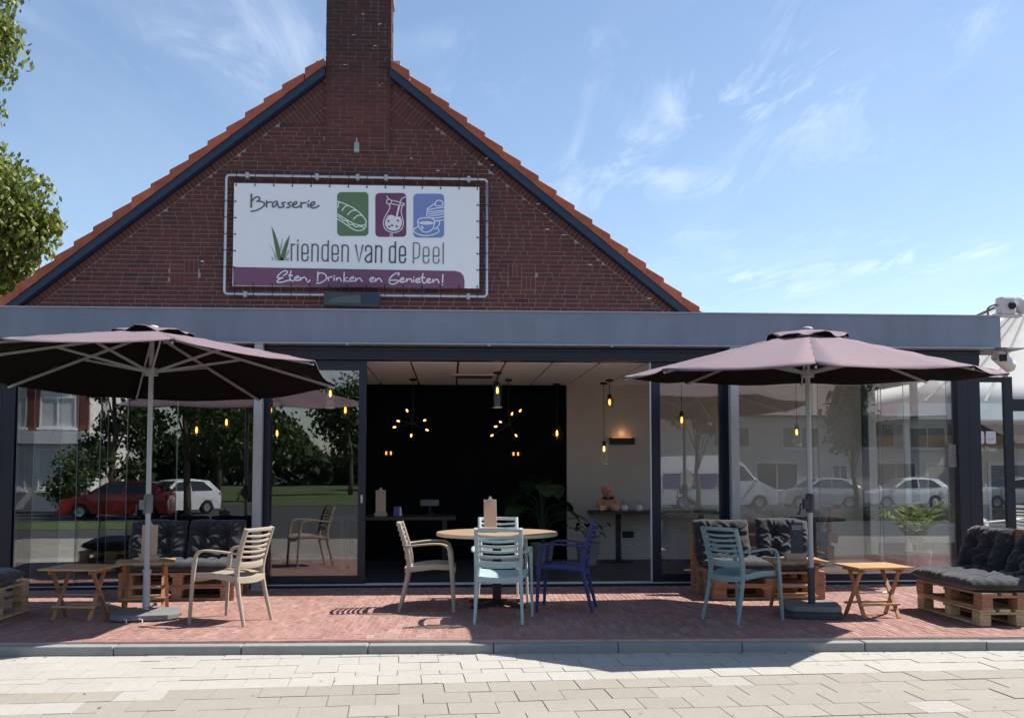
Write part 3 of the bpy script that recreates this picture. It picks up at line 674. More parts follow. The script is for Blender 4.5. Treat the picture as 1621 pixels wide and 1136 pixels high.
def art_pts(l, dz=0.0): return [(l[i] / 1000.0, l[i + 1] / 1000.0 + .01) for i in range(0, len(l), 2)]
lay_of = dict(S=-.0030, G=-.0030, M=-.0030, C=-.0030, v=-.0030, V=-.0042, L=-.0042, D=-.0054)
names = dict(S='purple_strip', G='icon_panel', M='icon_panel', C='icon_panel', v='grass_blade', V='grass_blade', L='drink_fill', D='drink_dot')
lab = dict(S='purple strip with a rounded end along the bottom', G='green rounded panel with a bread roll', M='plum rounded panel with a tall drink', C='blue rounded panel with coffee cup and cake')
import collections
pol = collections.defaultdict(list)
for c_, l in POLYS: pol[c_].append(art_pts(l))
def flat(mb, poly, y):
    from mathutils.geometry import tessellate_polygon
    tri = tessellate_polygon([[Vector((p[0], 0, p[1])) for p in poly]])
    mb.add([(p[0], y, p[1]) for p in poly], tri)
for c_, ls in pol.items():
    m_ = MB()
    for p in ls:
        m_ = MB(); flat(m_, p, lay_of[c_] - .001)
        o = m_.build(names[c_], 'print_' + c_, ban)
        if c_ in lab: o['label'] = lab[c_]
strokes = []
for si, (c_, w, sm, l) in enumerate(STROKES):
    p = art_pts(l)
    if sm and len(p) > 2: p = [(q.x, q.y) for q in smooth_pts([Vector((a_[0], a_[1])) for a_ in p], 5)]
    strokes.append([c_, w / 2000.0 * (1.22 if c_ in 'gdp' else 1.08), p, si])
def touching(s1, s2):                       # strokes whose ink meets belong to one letter
    if s1[0] != s2[0]: return False
    lim = (s1[1] + s2[1]) * 1.05
    return any((a_[0] - b_[0]) ** 2 + (a_[1] - b_[1]) ** 2 < lim * lim for a_ in s1[2] for b_ in s2[2])
letters = []
for s1 in strokes:
    hit = [g_ for g_ in letters if any(touching(s1, s2) for s2 in g_)]
    for g_ in hit: letters.remove(g_)
    letters.append(sum(hit, []) + [s1])
for g_ in letters:
    mb = MB(); c_ = g_[0][0]
    for (cc, hw, p, si) in g_:
        y = -.0066 - (si % 9) * .00012; k = len(p); o0 = len(mb.v)
        for i in range(k):
            a_ = Vector(p[max(i - 1, 0)]); b_ = Vector(p[min(i + 1, k - 1)]); t_ = (b_ - a_)
            t_ = t_.normalized() if t_.length > 1e-6 else Vector((1, 0))
            n_ = Vector((-t_.y, t_.x)) * hw; c0 = Vector(p[i]) + t_ * (hw * .5) * (-1 if i == 0 else 1 if i == k - 1 else 0)
            mb.v += [(c0.x + n_.x, y, c0.y + n_.y), (c0.x - n_.x, y, c0.y - n_.y)]
        for i in range(k - 1): mb.f.append([o0 + 2 * i, o0 + 2 * i + 1, o0 + 2 * i + 3, o0 + 2 * i + 2]); mb.t.append(.5); mb.m.append(0)
    mb.build('icon_line' if c_ in 'bmc' else 'letter', 'print_' + c_, ban)
# eyelets and elastic ties
for i in range(14):
    x = -BW / 2 + .03 + (BW - .06) * i / 13
    for s_ in (1, -1):
        m_ = MB(); m_.lathe([(.012, 0), (.012, .004)], 10); e = m_.build('eyelet', 'rubber', ban); e.rotation_euler = (R(90), 0, 0); e.location = (x, -.003, s_ * (BH / 2 - .03))
        m_ = MB(); m_.sweep([(x, -.01, s_ * (BH / 2 - .03)), (x + .004, -.018, s_ * (BH / 2 + .05)), (x + .006, -.026, s_ * (FZ - .02)), (x + .006, -.022, s_ * (FZ + .026)), (x + .006, .03, s_ * (FZ + .026))], .009, .009, 6, (1, 0, 0), 1.0)
        t2 = m_.build('elastic_tie', 'rubber', ban)
for i in range(1, 6):
    z = -BH / 2 + .03 + (BH - .06) * i / 6
    for s_ in (1, -1):
        m_ = MB(); m_.sweep([(s_ * (BW / 2 - .03), -.01, z), (s_ * (BW / 2 + .04), -.018, z), (s_ * (FX - .02), -.026, z + .005), (s_ * (FX + .026), -.022, z + .005), (s_ * (FX + .026), .03, z + .005)], .009, .009, 6, (0, 0, 1), 1.0)
        m_.build('elastic_tie', 'rubber', ban)
        m_ = MB(); m_.lathe([(.012, 0), (.012, .004)], 10); e = m_.build('eyelet', 'rubber', ban); e.rotation_euler = (R(90), 0, 0); e.location = (s_ * (BW / 2 - .03), -.003, z)
# floodlight under the banner
fl = thing('floodlight', 'dark floodlight housing on the roof under the banner', 'floodlight', (-1.42, 2.62, 3.5))
m_ = MB(); m_.prism([(-.40, .22), (.38, .20), (.40, .40), (-.40, .42)], -.12, .14, back=True); hs_ = m_.build('housing', 'dark_plastic', fl, bevel=.015)
m_ = MB(); m_.prism([(-.34, .25)] + [(-.34 + .47 * (1 - math.cos(R(a_))) / 1.0, .25 + .12 * math.sin(R(a_))) for a_ in (15, 35, 60, 90)] + [(.13, .25)], -.128, -.122, back=True); m_.build('lens', 'window_glass', fl)
m_ = MB(); m_.span((.15, -.125, .23), (.37, -.121, .395)); m_.build('cover', 'navy_paint', fl)
m_ = MB(); m_.span((-.2, -.02, -.3), (-.12, .02, .24)); m_.span((.12, -.02, -.3), (.2, .02, .24)); m_.build('bracket', 'black_metal', fl)

# ------------------------------------------------------------------ glazed extension
EX0, EX1 = -5.30, 6.46
ext = thing('glass_extension', 'glazed dining extension with navy frames under a blue-grey steel fascia', 'extension', (0.6, 0, 0))
def eb(mb, name, mat, parent=None, **kw):
    o = mb.build(name, mat, parent or ext, **kw)
    if parent is None: o.matrix_parent_inverse = Matrix.Translation((-0.6, 0, 0))
    return o
m_ = MB(); m_.span((EX0 - 1.2, -.2, 2.842), (6.66, -.188, 3.226)); m_.span((6.648, -.188, 2.842), (6.66, 3.0, 3.226))
fas = eb(m_, 'fascia_beam', 'beam_paint')
m_ = MB(); m_.span((EX0 - 1.2, -.255, 2.828), (6.70, -.06, 2.8415)); m_.span((6.55, -.255, 2.826), (6.93, .45, 2.8395)); m_.build('lower_flange', 'zinc', fas)
m_ = MB(); m_.span((EX0 - 1.2, -.215, 3.2265), (6.675, -.10, 3.24)); m_.span((6.60, -.0995, 3.2265), (6.675, 3.0, 3.24)); m_.build('upper_flange', 'zinc', fas)
m_ = MB(); m_.span((EX0 - 1.2, -.098, 3.10), (6.60, 3.0, 3.16)); eb(m_, 'flat_roof', 'lead')
m_ = MB(); m_.span((EX0, -.06, 2.665), (EX1, .16, 2.83)); hd = eb(m_, 'header', 'frame_navy')
m_ = MB(); m_.span((EX0, -.072, 2.70), (EX1, -.0605, 2.72)); m_.span((EX0, -.085, 2.77), (EX1, -.0605, 2.80)); m_.build('header_trim', 'frame_navy', hd)
for i, x in enumerate((-3.6, -1.2, .45, 1.9, 4.2)):
    m_ = MB(); m_.lathe([(.018, 0), (.018, .012)], 12, (x, -.23, 2.8145)); m_.build('spot', 'white_plastic', fas)
# galvanised posts
for x in (-2.21, 3.365):
    m_ = MB(); m_.span((x - .048, -.232, 0.012), (x + .048, -.218, 2.828)); m_.span((x - .048, -.142, 0.012), (x + .048, -.128, 2.828)); m_.span((x - .005, -.218, 0.012), (x + .005, -.142, 2.828))
    m_.span((x - .048, -.2175, 0.012), (x - .043, -.1425, 2.828)); m_.span((x + .043, -.2175, 0.012), (x + .048, -.1425, 2.828))
    ps = eb(m_, 'steel_post', 'zinc')
    m_ = MB(); m_.span((x - .085, -.26, 0.0), (x + .085, -.1, .012)); m_.build('foot_plate', 'zinc', ps)
# corner posts
m_ = MB(); m_.span((6.17, -.06, 0.002), (6.30, .10, 2.664)); eb(m_, 'corner_post', 'frame_navy', bevel=.004)
m_ = MB(); m_.span((6.304, -.055, 0.002), (6.46, .14, 2.664)); eb(m_, 'corner_post', 'frame_navy', bevel=.004)
m_ = MB(); m_.span((-5.14, -.06, 0.002), (-5.0, .10, 2.664)); eb(m_, 'corner_post', 'frame_navy', bevel=.004)
m_ = MB(); m_.span((-5.32, -.055, 0.002), (-5.144, .14, 2.664)); eb(m_, 'corner_post', 'frame_navy', bevel=.004)
# threshold track
m_ = MB(); m_.span((-5.0, -.05, 0.002), (6.17, .13, .03)); th = eb(m_, 'threshold', 'frame_navy')
for y in (-.02, .04, .10):
    m_ = MB(); m_.span((-5.0, y - .004, .03), (6.17, y + .004, .040)); m_.build('track_rail', 'edge_alu', th)
def pane(x0, x1, y, z0, z1, parent=None, edge=True):
    m_ = MB(); m_.span((x0, y - .005, z0), (x1, y + .005, z1)); o = eb(m_, 'pane', 'pane', parent)
    if edge:
        for x in (x0, x1):
            e = MB(); e.span((x - .0018, y - .0062, z0), (x + .0018, y + .0062, z1)); eb(e, 'glass_edge', 'glass_edge', o)
    return o
def leaf(x0, x1, y, stl, str_, name='sliding_door'):
    m_ = MB(); m_.span((x0, y - .03, .042), (x0 + stl, y + .03, 2.66)); m_.span((x1 - str_, y - .03, .042), (x1, y + .03, 2.66))
    m_.span((x0 + stl, y - .028, 2.545), (x1 - str_, y + .028, 2.66)); m_.span((x0 + stl, y - .028, .042), (x1 - str_, y + .028, .135))
    d = eb(m_, name, 'frame_navy')
    g_ = MB(); g_.span((x0 + stl, y - .005, .135), (x1 - str_, y + .005, 2.545)); g_.build('pane', 'pane', d)
    return d
# left: frameless panels slid past each other, then the framed sliding leaf
for k, (x0, x1) in enumerate(((-4.98, -4.30), (-4.80, -4.05), (-4.50, -3.75), (-3.98, -3.18), (-3.17, -2.30))):
    p_ = pane(x0, x1, -.025 + .024 * (k % 4), .06, 2.66)
    c_ = MB(); c_.span((x0, -.036 + .024 * (k % 4), .040), (x1, -.014 + .024 * (k % 4), .075)); c_.build('bottom_rail', 'frame_navy', p_)
m_ = MB(); m_.span((-2.30, -.05, .04), (-2.10, .02, 2.66)); eb(m_, 'stile', 'frame_navy')
ld = leaf(-2.20, -.99, .04, .09, .09)
m_ = MB(); m_.sweep([(-1.035, .002, .98), (-1.035, .002, 1.075)], .026, .014, 10, (0, 1, 0), .7); hn = m_.build('handle', 'white_plastic', ld, smooth='all')
rd = leaf(2.41, 3.33, .04, .11, .09)
m_ = MB(); m_.span((2.398, .005, .042), (2.409, .07, 2.66)); m_.build('edge_strip', 'edge_alu', rd)
m_ = MB(); m_.span((3.30, -.05, .04), (3.44, .0, 2.66)); eb(m_, 'stile', 'frame_navy')
for k, (x0, x1) in enumerate(((3.44, 4.45), (4.40, 5.25), (5.22, 6.08), (5.55, 6.168))):
    p_ = pane(x0, x1, .0 + .024 * (k % 4), .1, 2.66)
    c_ = MB(); c_.span((x0, -.012 + .024 * (k % 4), .040), (x1, .012 + .024 * (k % 4), .12)); c_.build('bottom_rail', 'frame_navy', p_)
# right-hand side wall of glass
m_ = MB(); m_.span((6.36, .16, 0.002), (6.44, 3.3, .1)); m_.span((6.36, .16, 2.56), (6.44, 3.3, 2.664)); m_.span((6.36, 1.55, .1), (6.44, 1.63, 2.56)); m_.span((6.36, 3.22, .1), (6.44, 3.3, 2.56)); eb(m_, 'side_frame', 'frame_navy')
m_ = MB(); m_.span((6.395, .145, .1), (6.405, 1.55, 2.56)); eb(m_, 'pane', 'pane'); m_ = MB(); m_.span((6.395, 1.63, .1), (6.405, 3.22, 2.56)); eb(m_, 'pane', 'pane')
m_ = MB(); m_.span((-5.32, .145, 0), (-5.16, 3.9, 2.82)); eb(m_, 'side_wall', 'wall_black')
# ---- room inside
def struct(mb, name, mat, **kw): return tag(mb.build(name, mat, **kw), kind='structure')
m_ = MB(); m_.span((-5.15, .132, -.1), (6.62, 3.9, .004)); struct(m_, 'interior_floor', 'floor_dark')
m_ = MB(); m_.span((-5.15, 3.46, .004), (1.78, 3.6, 2.70)); bw_ = struct(m_, 'back_wall', 'wall_black')
m_ = MB(); m_.span((1.78, 3.36, .004), (6.62, 3.6, 2.70)); bw2 = struct(m_, 'beige_wall', 'wall_beige')
m_ = MB(); m_.span((2.62, 3.352, .33), (2.80, 3.3595, .43)); m_.build('wall_socket', 'black_metal', bw2)
m_ = MB(); m_.span((-5.15, .162, 2.69), (6.35, 3.6, 2.75)); cl = struct(m_, 'ceiling', 'ceiling_gap')
x = -5.06
while x < 6.1:
    m_ = MB(); m_.span((x + .018, .165, 2.66), (x + .563, 3.45 if x < 1.3 else 3.35, 2.686)); m_.build('ceiling_panel', 'ceiling', cl); x += .572
m_ = MB(); m_.span((.02, 1.55, 2.632), (.62, 2.05, 2.658)); ac = tag(m_.build('ceiling_vent', 'white_plastic', bevel=.01), 'pale rectangular air vent set into the dining room ceiling', 'vent')
for k in range(4):
    m_ = MB(); m_.span((.07, 1.62 + k * .1, 2.625), (.57, 1.66 + k * .1, 2.631)); m_.build('slot', 'ceiling_gap', ac)
# pendants
def lamp(x, y, ztop, zb, kind, label):
    t = thing('pendant_lamp', label, 'lamp', (x, y, 0), 0, 'pendant lamps in the dining room')
    m_ = MB(); m_.lathe([(.055, 2.655), (.055, 2.630), (.01, 2.628)], 20); m_.build('ceiling_rose', 'black_metal', t, smooth=True)
    m_ = MB(); m_.tube([(0, 0, 2.63), (0, 0, ztop)], .005, 6); m_.build('cord', 'black_metal', t)
    m_ = MB(); m_.lathe([(.012, ztop + .03), (.03, ztop + .005), (.03, ztop - .03), (.018, ztop - .045)], 16); m_.build('socket', 'black_metal', t, smooth=True)
    H = ztop - zb
    if kind == 'cyl': prof = [(.05, ztop - .0), (.062, ztop - .015), (.062, zb)]; gm = 'lamp_glass'
    elif kind == 'jar': prof = [(.04, ztop), (.066, ztop - .04), (.068, zb + .05), (.05, zb)]; gm = 'amber_glass'
    else: prof = [(.03, ztop), (.085, ztop - .3 * H), (.095, ztop - .6 * H), (.06, zb)]; gm = 'amber_glass'
    m_ = MB(); m_.lathe(prof, 20, cap=False); o = m_.build('glass_shade', gm, t, smooth=True)
    if kind == 'cyl':
        m_ = MB(); m_.lathe([(.061, zb), (.065, zb + .004), (.065, zb + .012), (.061, zb + .016)], 20, cap=False); m_.build('rim', 'edge_alu', t, smooth=True)
    m_ = MB(); m_.lathe([(.006, ztop - .045), (.013, ztop - .065), (.016, ztop - .10), (.010, ztop - .125), (.002, ztop - .13)], 12); m_.build('bulb', 'bulb', t, smooth='all')
lamp(.62, 1.3, 2.50, 2.18, 'cyl', 'pendant lamp with clear glass cylinder hanging alone in the open doorway')
lamp(2.28, 2.35, 2.42, 2.26, 'jar', 'short amber glass pendant lamp before the beige wall')
lamp(2.28, 2.9, 1.76, 1.44, 'cyl', 'long-corded clear cylinder pendant lamp low before the beige wall')
lamp(3.0, .95, 2.10, 1.88, 'bulb', 'round amber glass pendant lamp behind the right sliding door')
lamp(4.85, 1.9, 1.98, 1.70, 'cyl', 'slim pendant lamp behind the glass right of the umbrella pole')
lamp(1.60, 3.1, 2.0, 1.78, 'bulb', 'small pendant lamp at the edge of black and beige walls')
for i, (x, y, a_, b_) in enumerate([(-2.42, 1.8, 2.26, 2.06), (-2.62, 2.3, 2.18, 1.98), (-3.05, 2.0, 2.10, 1.9), (-3.35, 1.6, 1.98, 1.78), (-2.5, 2.8, 1.98, 1.80)]):
    lamp(x, y, a_, b_, 'jar', ['highest', 'second highest', 'third highest', 'leftmost', 'rightmost and lowest'][i] + ' pendant in the cluster behind the left glass')
lamp(-1.52, .9, 2.42, 2.14, 'cyl', 'clear cylinder pendant behind the left sliding door, by the umbrella tip')
lamp(-1.40, 1.6, 2.25, 2.05, 'jar', 'amber jar pendant behind the left sliding door')
# starburst chandeliers
def chandelier(x, y, z, dirs, label):
    t = thing('chandelier', label, 'chandelier', (x, y, z), 0, 'starburst chandeliers before the black wall')
    m_ = MB(); m_.tube([(0, 0, 2.66 - z), (0, 0, 0)], .006, 6); m_.lathe([(.05, 2.657 - z), (.05, 2.63 - z)], 16); m_.build('stem', 'black_metal', t)
    m_ = MB(); m_.ellipsoid((0, 0, 0), (.035, .035, .035)); m_.build('hub', 'black_metal', t, smooth='all')
    for (dx, dz) in dirs:
        d = Vector((dx, random.uniform(-.15, .15), dz)); e = d.normalized()
        m_ = MB(); m_.tube([(0, 0, 0), d - e * .05], .006, 6); m_.build('arm', 'black_metal', t)
        m_ = MB(); m_.tube([d - e * .02, d - e * .01, d + e * .014, d + e * .024], [.006, .012, .011, .004], 10); m_.build('bulb', 'bulb', t, smooth='all')
chandelier(-.53, 2.4, 2.02, [(-.08, .18), (-.20, .03), (-.26, -.05), (.17, .04), (.20, -.09), (-.02, -.17)], 'starburst chandelier before the black wall, left of the table menu')
chandelier(.83, 2.4, 2.0, [(-.12, .04), (-.18, -.02), (-.24, -.15), (.05, .16), (.16, .20), (.10, -.15)], 'starburst chandelier before the black wall, right of the table menu')
for (x, z, n_) in [(-.93, 1.62, 'left'), (1.0, 1.61, 'right')]:  # glowing tubes stand in for orange gleams; the right pair is reflected bulbs
    t = thing('gleam_pair', 'small twin orange gleam low on the black wall, ' + n_ + ' one', 'gleam', (x, 3.45, z))
    m_ = MB(); m_.span((-.08, -.03, -.02), (.08, .008, .02)); m_.build('bracket', 'black_metal', t)
    for k in (-.035, .035):
        m_ = MB(); m_.tube([(k, -.045, -.03), (k, -.045, .02)], .012, 8); m_.build('bulb', 'bulb_dim', t)
sc = thing('wall_sconce', 'flat black wall sconce throwing warm light on the beige wall', 'sconce', (2.62, 3.34, 1.80))
m_ = MB(); m_.span((-.19, -.06, -.05), (.19, .018, .05)); m_.build('housing', 'black_metal', sc, bevel=.004)
m_ = MB(); m_.span((-.15, -.045, .051), (.15, .0, .053)); m_.build('light_strip', 'bulb_dim', sc)
ld_ = bpy.data.lights.new('sconce_light', 'POINT'); ld_.energy = .12; ld_.color = (1, .55, .25); ld_.shadow_soft_size = .05
lo = bpy.data.objects.new('sconce_light', ld_); COL.objects.link(lo); lo.parent = sc; lo.location = (0, -.03, .12)
# dining table, shelf and what stands on them
t = thing('dining_table', 'dark dining table in the room behind the sliding door', 'table', (-.62, 1.9, 0))
m_ = MB(); m_.span((-.95, -.4, .70), (.70, .4, .745)); m_.build('table_top', 'dark_wood', t, bevel=.005)
for sx in (-.8, .55):
    for sy in (-.32, .32): m_ = MB(); m_.span((sx - .03, sy - .03, .004), (sx + .03, sy + .03, .70)); m_.build('leg', 'black_metal', t)
t = thing('bar_shelf', 'dark pedestal shelf table against the beige wall carrying the teddy bear', 'shelf table', (3.0, 3.0, 0))
m_ = MB(); m_.span((-.92, -.26, .71), (1.0, .30, .755)); m_.build('table_top', 'dark_wood', t, bevel=.005)
for sx in (-.5, .75):
    m_ = MB(); m_.span((sx - .035, -.035, .02), (sx + .035, .035, .71)); m_.build('leg', 'black_metal', t); m_ = MB(); m_.span((sx - .2, -.2, .004), (sx + .2, .2, .02)); m_.build('foot', 'black_metal', t)
def menu(x, y, z, rz, label, w=.135, h=.30):
    t = thing('menu_clipboard', label, 'menu', (x, y, z), rz)
    m_ = MB(); m_.box((0, 0, .025), (w * 1.25, .07, .05)); m_.build('wood_block', 'kraft', t, bevel=.004)
    rot = Matrix.Rotation(R(-8), 3, 'X'); m_ = MB(); m_.box((0, .012, .05 + h / 2), (w, .008, h), rot); m_.build('board', 'kraft', t, bevel=.003)
    m_ = MB(); m_.box((0, .02, .05 + h), (w * .32, .02, .022), rot); m_.lathe([(.012, 0), (.012, .02)], 10, (0, .03, .06 + h)); m_.build('clip', 'zinc', t)
    return t
menu(-.93, 1.75, .745, .1, 'kraft menu clipboard standing on the dark indoor table')
t = thing('napkin_holder', 'small dark blue and white napkin holder on the indoor table', 'napkin holder', (-.70, 1.7, .745))
m_ = MB(); m_.prism([(-.06, 0), (.06, 0), (.045, .13), (-.045, .13)], -.03, .03, back=True); m_.build('body', 'van_purple', t, bevel=.005); m_ = MB(); m_.prism([(.025, .01), (.062, .01), (.047, .12), (.03, .12)], -.036, -.031, back=True); m_.build('napkins', 'white_plastic', t)
t = thing('counter_scale', 'grey countertop appliance with round foot in the dark room', 'appliance', (-.28, 2.1, .745))
m_ = MB(); m_.lathe([(.07, 0), (.07, .02), (.02, .03), (.02, .12)], 16); m_.build('foot', 'black_metal', t, smooth=True); m_ = MB(); m_.span((-.13, -.05, .12), (.13, .05, .21)); m_.build('head', 'base_grey', t, bevel=.02)
# teddy
td = thing('teddy_bear', 'ginger teddy bear with dark bow sitting on the shelf table', 'teddy bear', (2.33, 2.93, .755))
m_ = MB()
m_.ellipsoid((0, .02, .12), (.10, .085, .12)); m_.ellipsoid((0, 0, .285), (.088, .078, .08)); m_.ellipsoid((0, -.06, .265), (.04, .035, .032))
for s_ in (-1, 1):
    m_.ellipsoid((s_ * .07, .015, .355), (.033, .02, .033)); m_.ellipsoid((s_ * .125, -.02, .13), (.04, .045, .085), rot=Matrix.Rotation(R(-s_ * 28), 3, 'Y')); m_.ellipsoid((s_ * .085, -.09, .05), (.055, .10, .05), rot=Matrix.Rotation(R(-s_ * 22), 3, 'Z'))
bd = m_.build('body', 'teddy', td, smooth='all'); rm = bd.modifiers.new('remesh', 'REMESH'); rm.mode = 'VOXEL'; rm.voxel_size = .009; rm.use_smooth_shade = True
for s_ in (-1, 1):
    m_ = MB(); m_.ellipsoid((s_ * .11, -.185, .052), (.042, .012, .042)); m_.build('paw', 'teddy_light', td, smooth='all')
    m_ = MB(); m_.ellipsoid((s_ * .034, -.073, .30), (.009, .006, .009)); m_.build('eye', 'black_metal', td, smooth='all')
    m_ = MB(); m_.ellipsoid((s_ * .045, -.085, .195), (.045, .014, .024), rot=Matrix.Rotation(R(s_ * -14), 3, 'Y')); m_.build('bow', 'bow', td, smooth='all')
m_ = MB(); m_.ellipsoid((0, -.094, .275), (.014, .008, .010)); m_.build('nose', 'black_metal', td, smooth='all')
for i, x in enumerate((2.57, 2.79)):
    t = thing('glass_ornament', ['clear glass ornament on the shelf next to the teddy', 'clear glass ornament on the shelf nearest the right door'][i], 'ornament', (x, 2.9, .755), 0, 'glass ornaments on the shelf')
    m_ = MB(); m_.lathe([(.065, 0), (.075, .04), (.055, .10), (.02, .14), (.012, .18)], 10); m_.build('vessel', 'lamp_glass', t); m_ = MB(); m_.lathe([(.05, .004), (.06, .035), (.042, .085), (.01, .09)], 10); m_.build('filling', 'edge_alu', t)
# room plants
def big_plant(x, y, n, hgt, label, seed, spread=.55, lw=.16, parts=True, mat='leaf_room', pot=True):
    rp = random.Random(seed)
    t = thing('potted_plant', label, 'plant', (x, y, 0))
    m_ = MB(); m_.lathe([(.13, .006), (.17, .30), (.18, .32), (.16, .32), (.155, .27)], 20); m_.build('pot', 'planter', t, smooth=True)
    for i in range(n):
        az = 2 * math.pi * i / n * 2.4 + rp.uniform(-.3, .3); rr = spread * rp.uniform(.35, 1); zz = .32 + (hgt - .32) * rp.uniform(.35, 1)
        tip = Vector((math.cos(az) * rr, math.sin(az) * rr, zz)); ctrl = Vector((tip.x * .3, tip.y * .3, zz * .9))
        m_ = MB(); pts = smooth_pts([Vector((0, 0, .27)), ctrl, tip], 4); m_.tube(pts, .006, 5); m_.build('stalk', mat, t, tone=True)
        m_ = MB(); L_ = lw * 2 * rp.uniform(.8, 1.2); W_ = lw * rp.uniform(.8, 1.15); dirh = Vector((math.cos(az), math.sin(az), 0)); side = Vector((-math.sin(az), math.cos(az), 0))
        rows_ = 6
        for k in range(rows_ + 1):
            u = k / rows_; wdt = W_ * math.sin(math.pi * min(1, .12 + u * .88)) ** .7 * (1 if u < 1 else 0)
            c0 = tip + dirh * L_ * u * .8 + Vector((0, 0, -L_ * .7 * u * u + .03))
            for s_ in (-1, 0, 1): m_.v.append(tuple(c0 + side * wdt * s_ + Vector((0, 0, .02 * abs(s_)))))
        for k in range(rows_):
            for s_ in (0, 1): m_.f.append([k * 3 + s_, k * 3 + s_ + 1, k * 3 + s_ + 4, k * 3 + s_ + 3]); m_.t.append(rp.random()); m_.m.append(0)
        m_.build('leaf', mat, t, smooth='all', tone=True, recalc=False)
    return t
big_plant(1.32, 2.5, 16, 1.22, 'large dark leafy plant before the black wall', 4)
big_plant(1.98, 2.55, 9, .55, 'low dark plant behind the blue chair', 9, .3, .05)

# ------------------------------------------------------------------ right-hand neighbours: windscreen, tent, cameras
ws_ = thing('windscreen', 'navy framed glass windscreen right of the extension with white logo stickers', 'windscreen', (6.9, .55, 0))
m_ = MB(); m_.span((.19, -.03, 0), (.30, .03, 2.56)); m_.build('post', 'frame_navy', ws_)
m_ = MB(); m_.span((1.35, -.03, 0), (1.47, .03, 2.56)); m_.build('post', 'frame_navy', ws_)
m_ = MB(); m_.span((-.46, -.028, 2.49), (.19, .028, 2.555)); m_.build('rail', 'frame_navy', ws_); m_ = MB(); m_.span((-.46, -.028, 0), (.19, .028, .1)); m_.build('rail', 'frame_navy', ws_)
m_ = MB(); m_.span((.30, -.028, 2.12), (1.35, .028, 2.27)); m_.build('rail', 'frame_navy', ws_); m_ = MB(); m_.span((.30, -.028, 0), (1.35, .028, .1)); m_.build('rail', 'frame_navy', ws_)
m_ = MB(); m_.span((-.46, -.005, .1), (.19, .005, 2.49)); p1 = m_.build('pane', 'pane', ws_)
m_ = MB(); m_.span((.30, -.005, .1), (1.35, .005, 2.12)); p2 = m_.build('pane', 'pane', ws_)
def rrect(x0, z0, x1, z1, r_):
    o = []
    for cx_, cz_, a0 in [(x1 - r_, z0 + r_, -90), (x1 - r_, z1 - r_, 0), (x0 + r_, z1 - r_, 90), (x0 + r_, z0 + r_, 180)]:
        for k in range(5): a_ = R(a0 + 22.5 * k); o.append((cx_ + r_ * math.cos(a_), cz_ + r_ * math.sin(a_)))
    return o
for (x0, x1) in ((-.20, -.08), (-.055, .075)):
    m_ = MB(); m_.prism(rrect(x0, 1.70, x1, 1.86, .02), -.008, -.0065, back=True); s_ = m_.build('logo_sticker', 'wind_white', p1)
    m_ = MB(); xm = (x0 + x1) / 2; m_.sweep([(xm - .04, -.0085, 1.765), (xm - .01, -.0085, 1.752), (xm + .04, -.0085, 1.76)], .008, .001, 4, (0, 1, 0)); m_.build('logo_line', 'print_d', s_)
# the sticker lettering "de Peel"
GL = {'d': [[(.9, 1.35), (.9, 0)], [(.9, .75), (.6, .95), (.2, .9), (0, .6), (0, .3), (.2, .05), (.6, 0), (.9, .2)]],
      'e': [[(.05, .5), (.9, .5), (.88, .8), (.5, .95), (.1, .8), (0, .5), (.1, .12), (.5, 0), (.9, .15)]],
      'P': [[(.05, 0), (.05, 1.3)], [(.05, 1.3), (.6, 1.3), (.9, 1.1), (.85, .75), (.5, .6), (.05, .6)]],
      'l': [[(.2, 0), (.2, 1.35)]]}
xx = -.17; m_ = MB(); sz = .042
for chh in 'de Peel':
    if chh == ' ': xx += .022; continue
    for stt in GL[chh]:
        m_.sweep([(xx + p[0] * sz * .8, -.0085, 1.60 + p[1] * sz) for p in stt], .009, .0012, 4, (0, 1, 0))
    xx += (.018 if chh == 'l' else .043)
m_.build('sticker_lettering', 'wind_white', p1)
# white pyramid tent
tent = thing('pavilion_tent', 'white fabric pavilion roof with dark seams at the right edge', 'tent', (13.3, 10.0, 0))
hw, ez, az_ = 6.0, 2.45, 5.45
C4 = [(-hw, -hw), (hw, -hw), (hw, hw), (-hw, hw)]
for i in range(4):
    p, q = C4[i], C4[(i + 1) % 4]; m_ = MB(); n_ = 8
    vs_ = []
    for k in range(n_ + 1):
        u = k / n_; sag = -.06 * math.sin(math.pi * u)
        vs_.append((p[0] * (1 - u), p[1] * (1 - u), ez + (az_ - ez) * u + sag)); vs_.append((q[0] * (1 - u), q[1] * (1 - u), ez + (az_ - ez) * u + sag))
    m_.add(vs_, [(2 * k, 2 * k + 1, 2 * k + 3, 2 * k + 2) for k in range(n_)]); o = m_.build('roof_panel', 'tent_white', tent, smooth='all')
    o.modifiers.new('s', 'SOLIDIFY').thickness = .01
    for u_ in (.035, .075, .12, .2, .35, .5, .7):
        a_ = Vector(((p[0] * .9 + q[0] * .1), (p[1] * .9 + q[1] * .1), 0)); sm_ = MB()
        pts = []
        for k in range(9):
            w2 = k / 8; base_p = Vector((p[0] + (q[0] - p[0]) * u_, p[1] + (q[1] - p[1]) * u_, 0)); tx = base_p * (1 - w2 * .93)
            pts.append((tx.x * 1.002, tx.y * 1.002, ez + (az_ - ez) * w2 * .93 - .06 * math.sin(math.pi * w2 * .93) + .03))
        sm_.sweep(pts, .05, .012, 4); sm_.build('seam', 'tent_seam', tent)
    m_ = MB(); m_.bar((p[0], p[1], ez - .14), (q[0], q[1], ez - .14), .06, .26); m_.build('valance', 'wind_white', tent)
    m_ = MB(); m_.tube([(p[0] * .97, p[1] * .97, 0), (p[0] * .97, p[1] * .97, ez)], .05); m_.build('pole', 'zinc', tent)
bk = thing('timber_shed', 'low timber clad shed under the white pavilion', 'shed', (11.5, 6.6, 0))
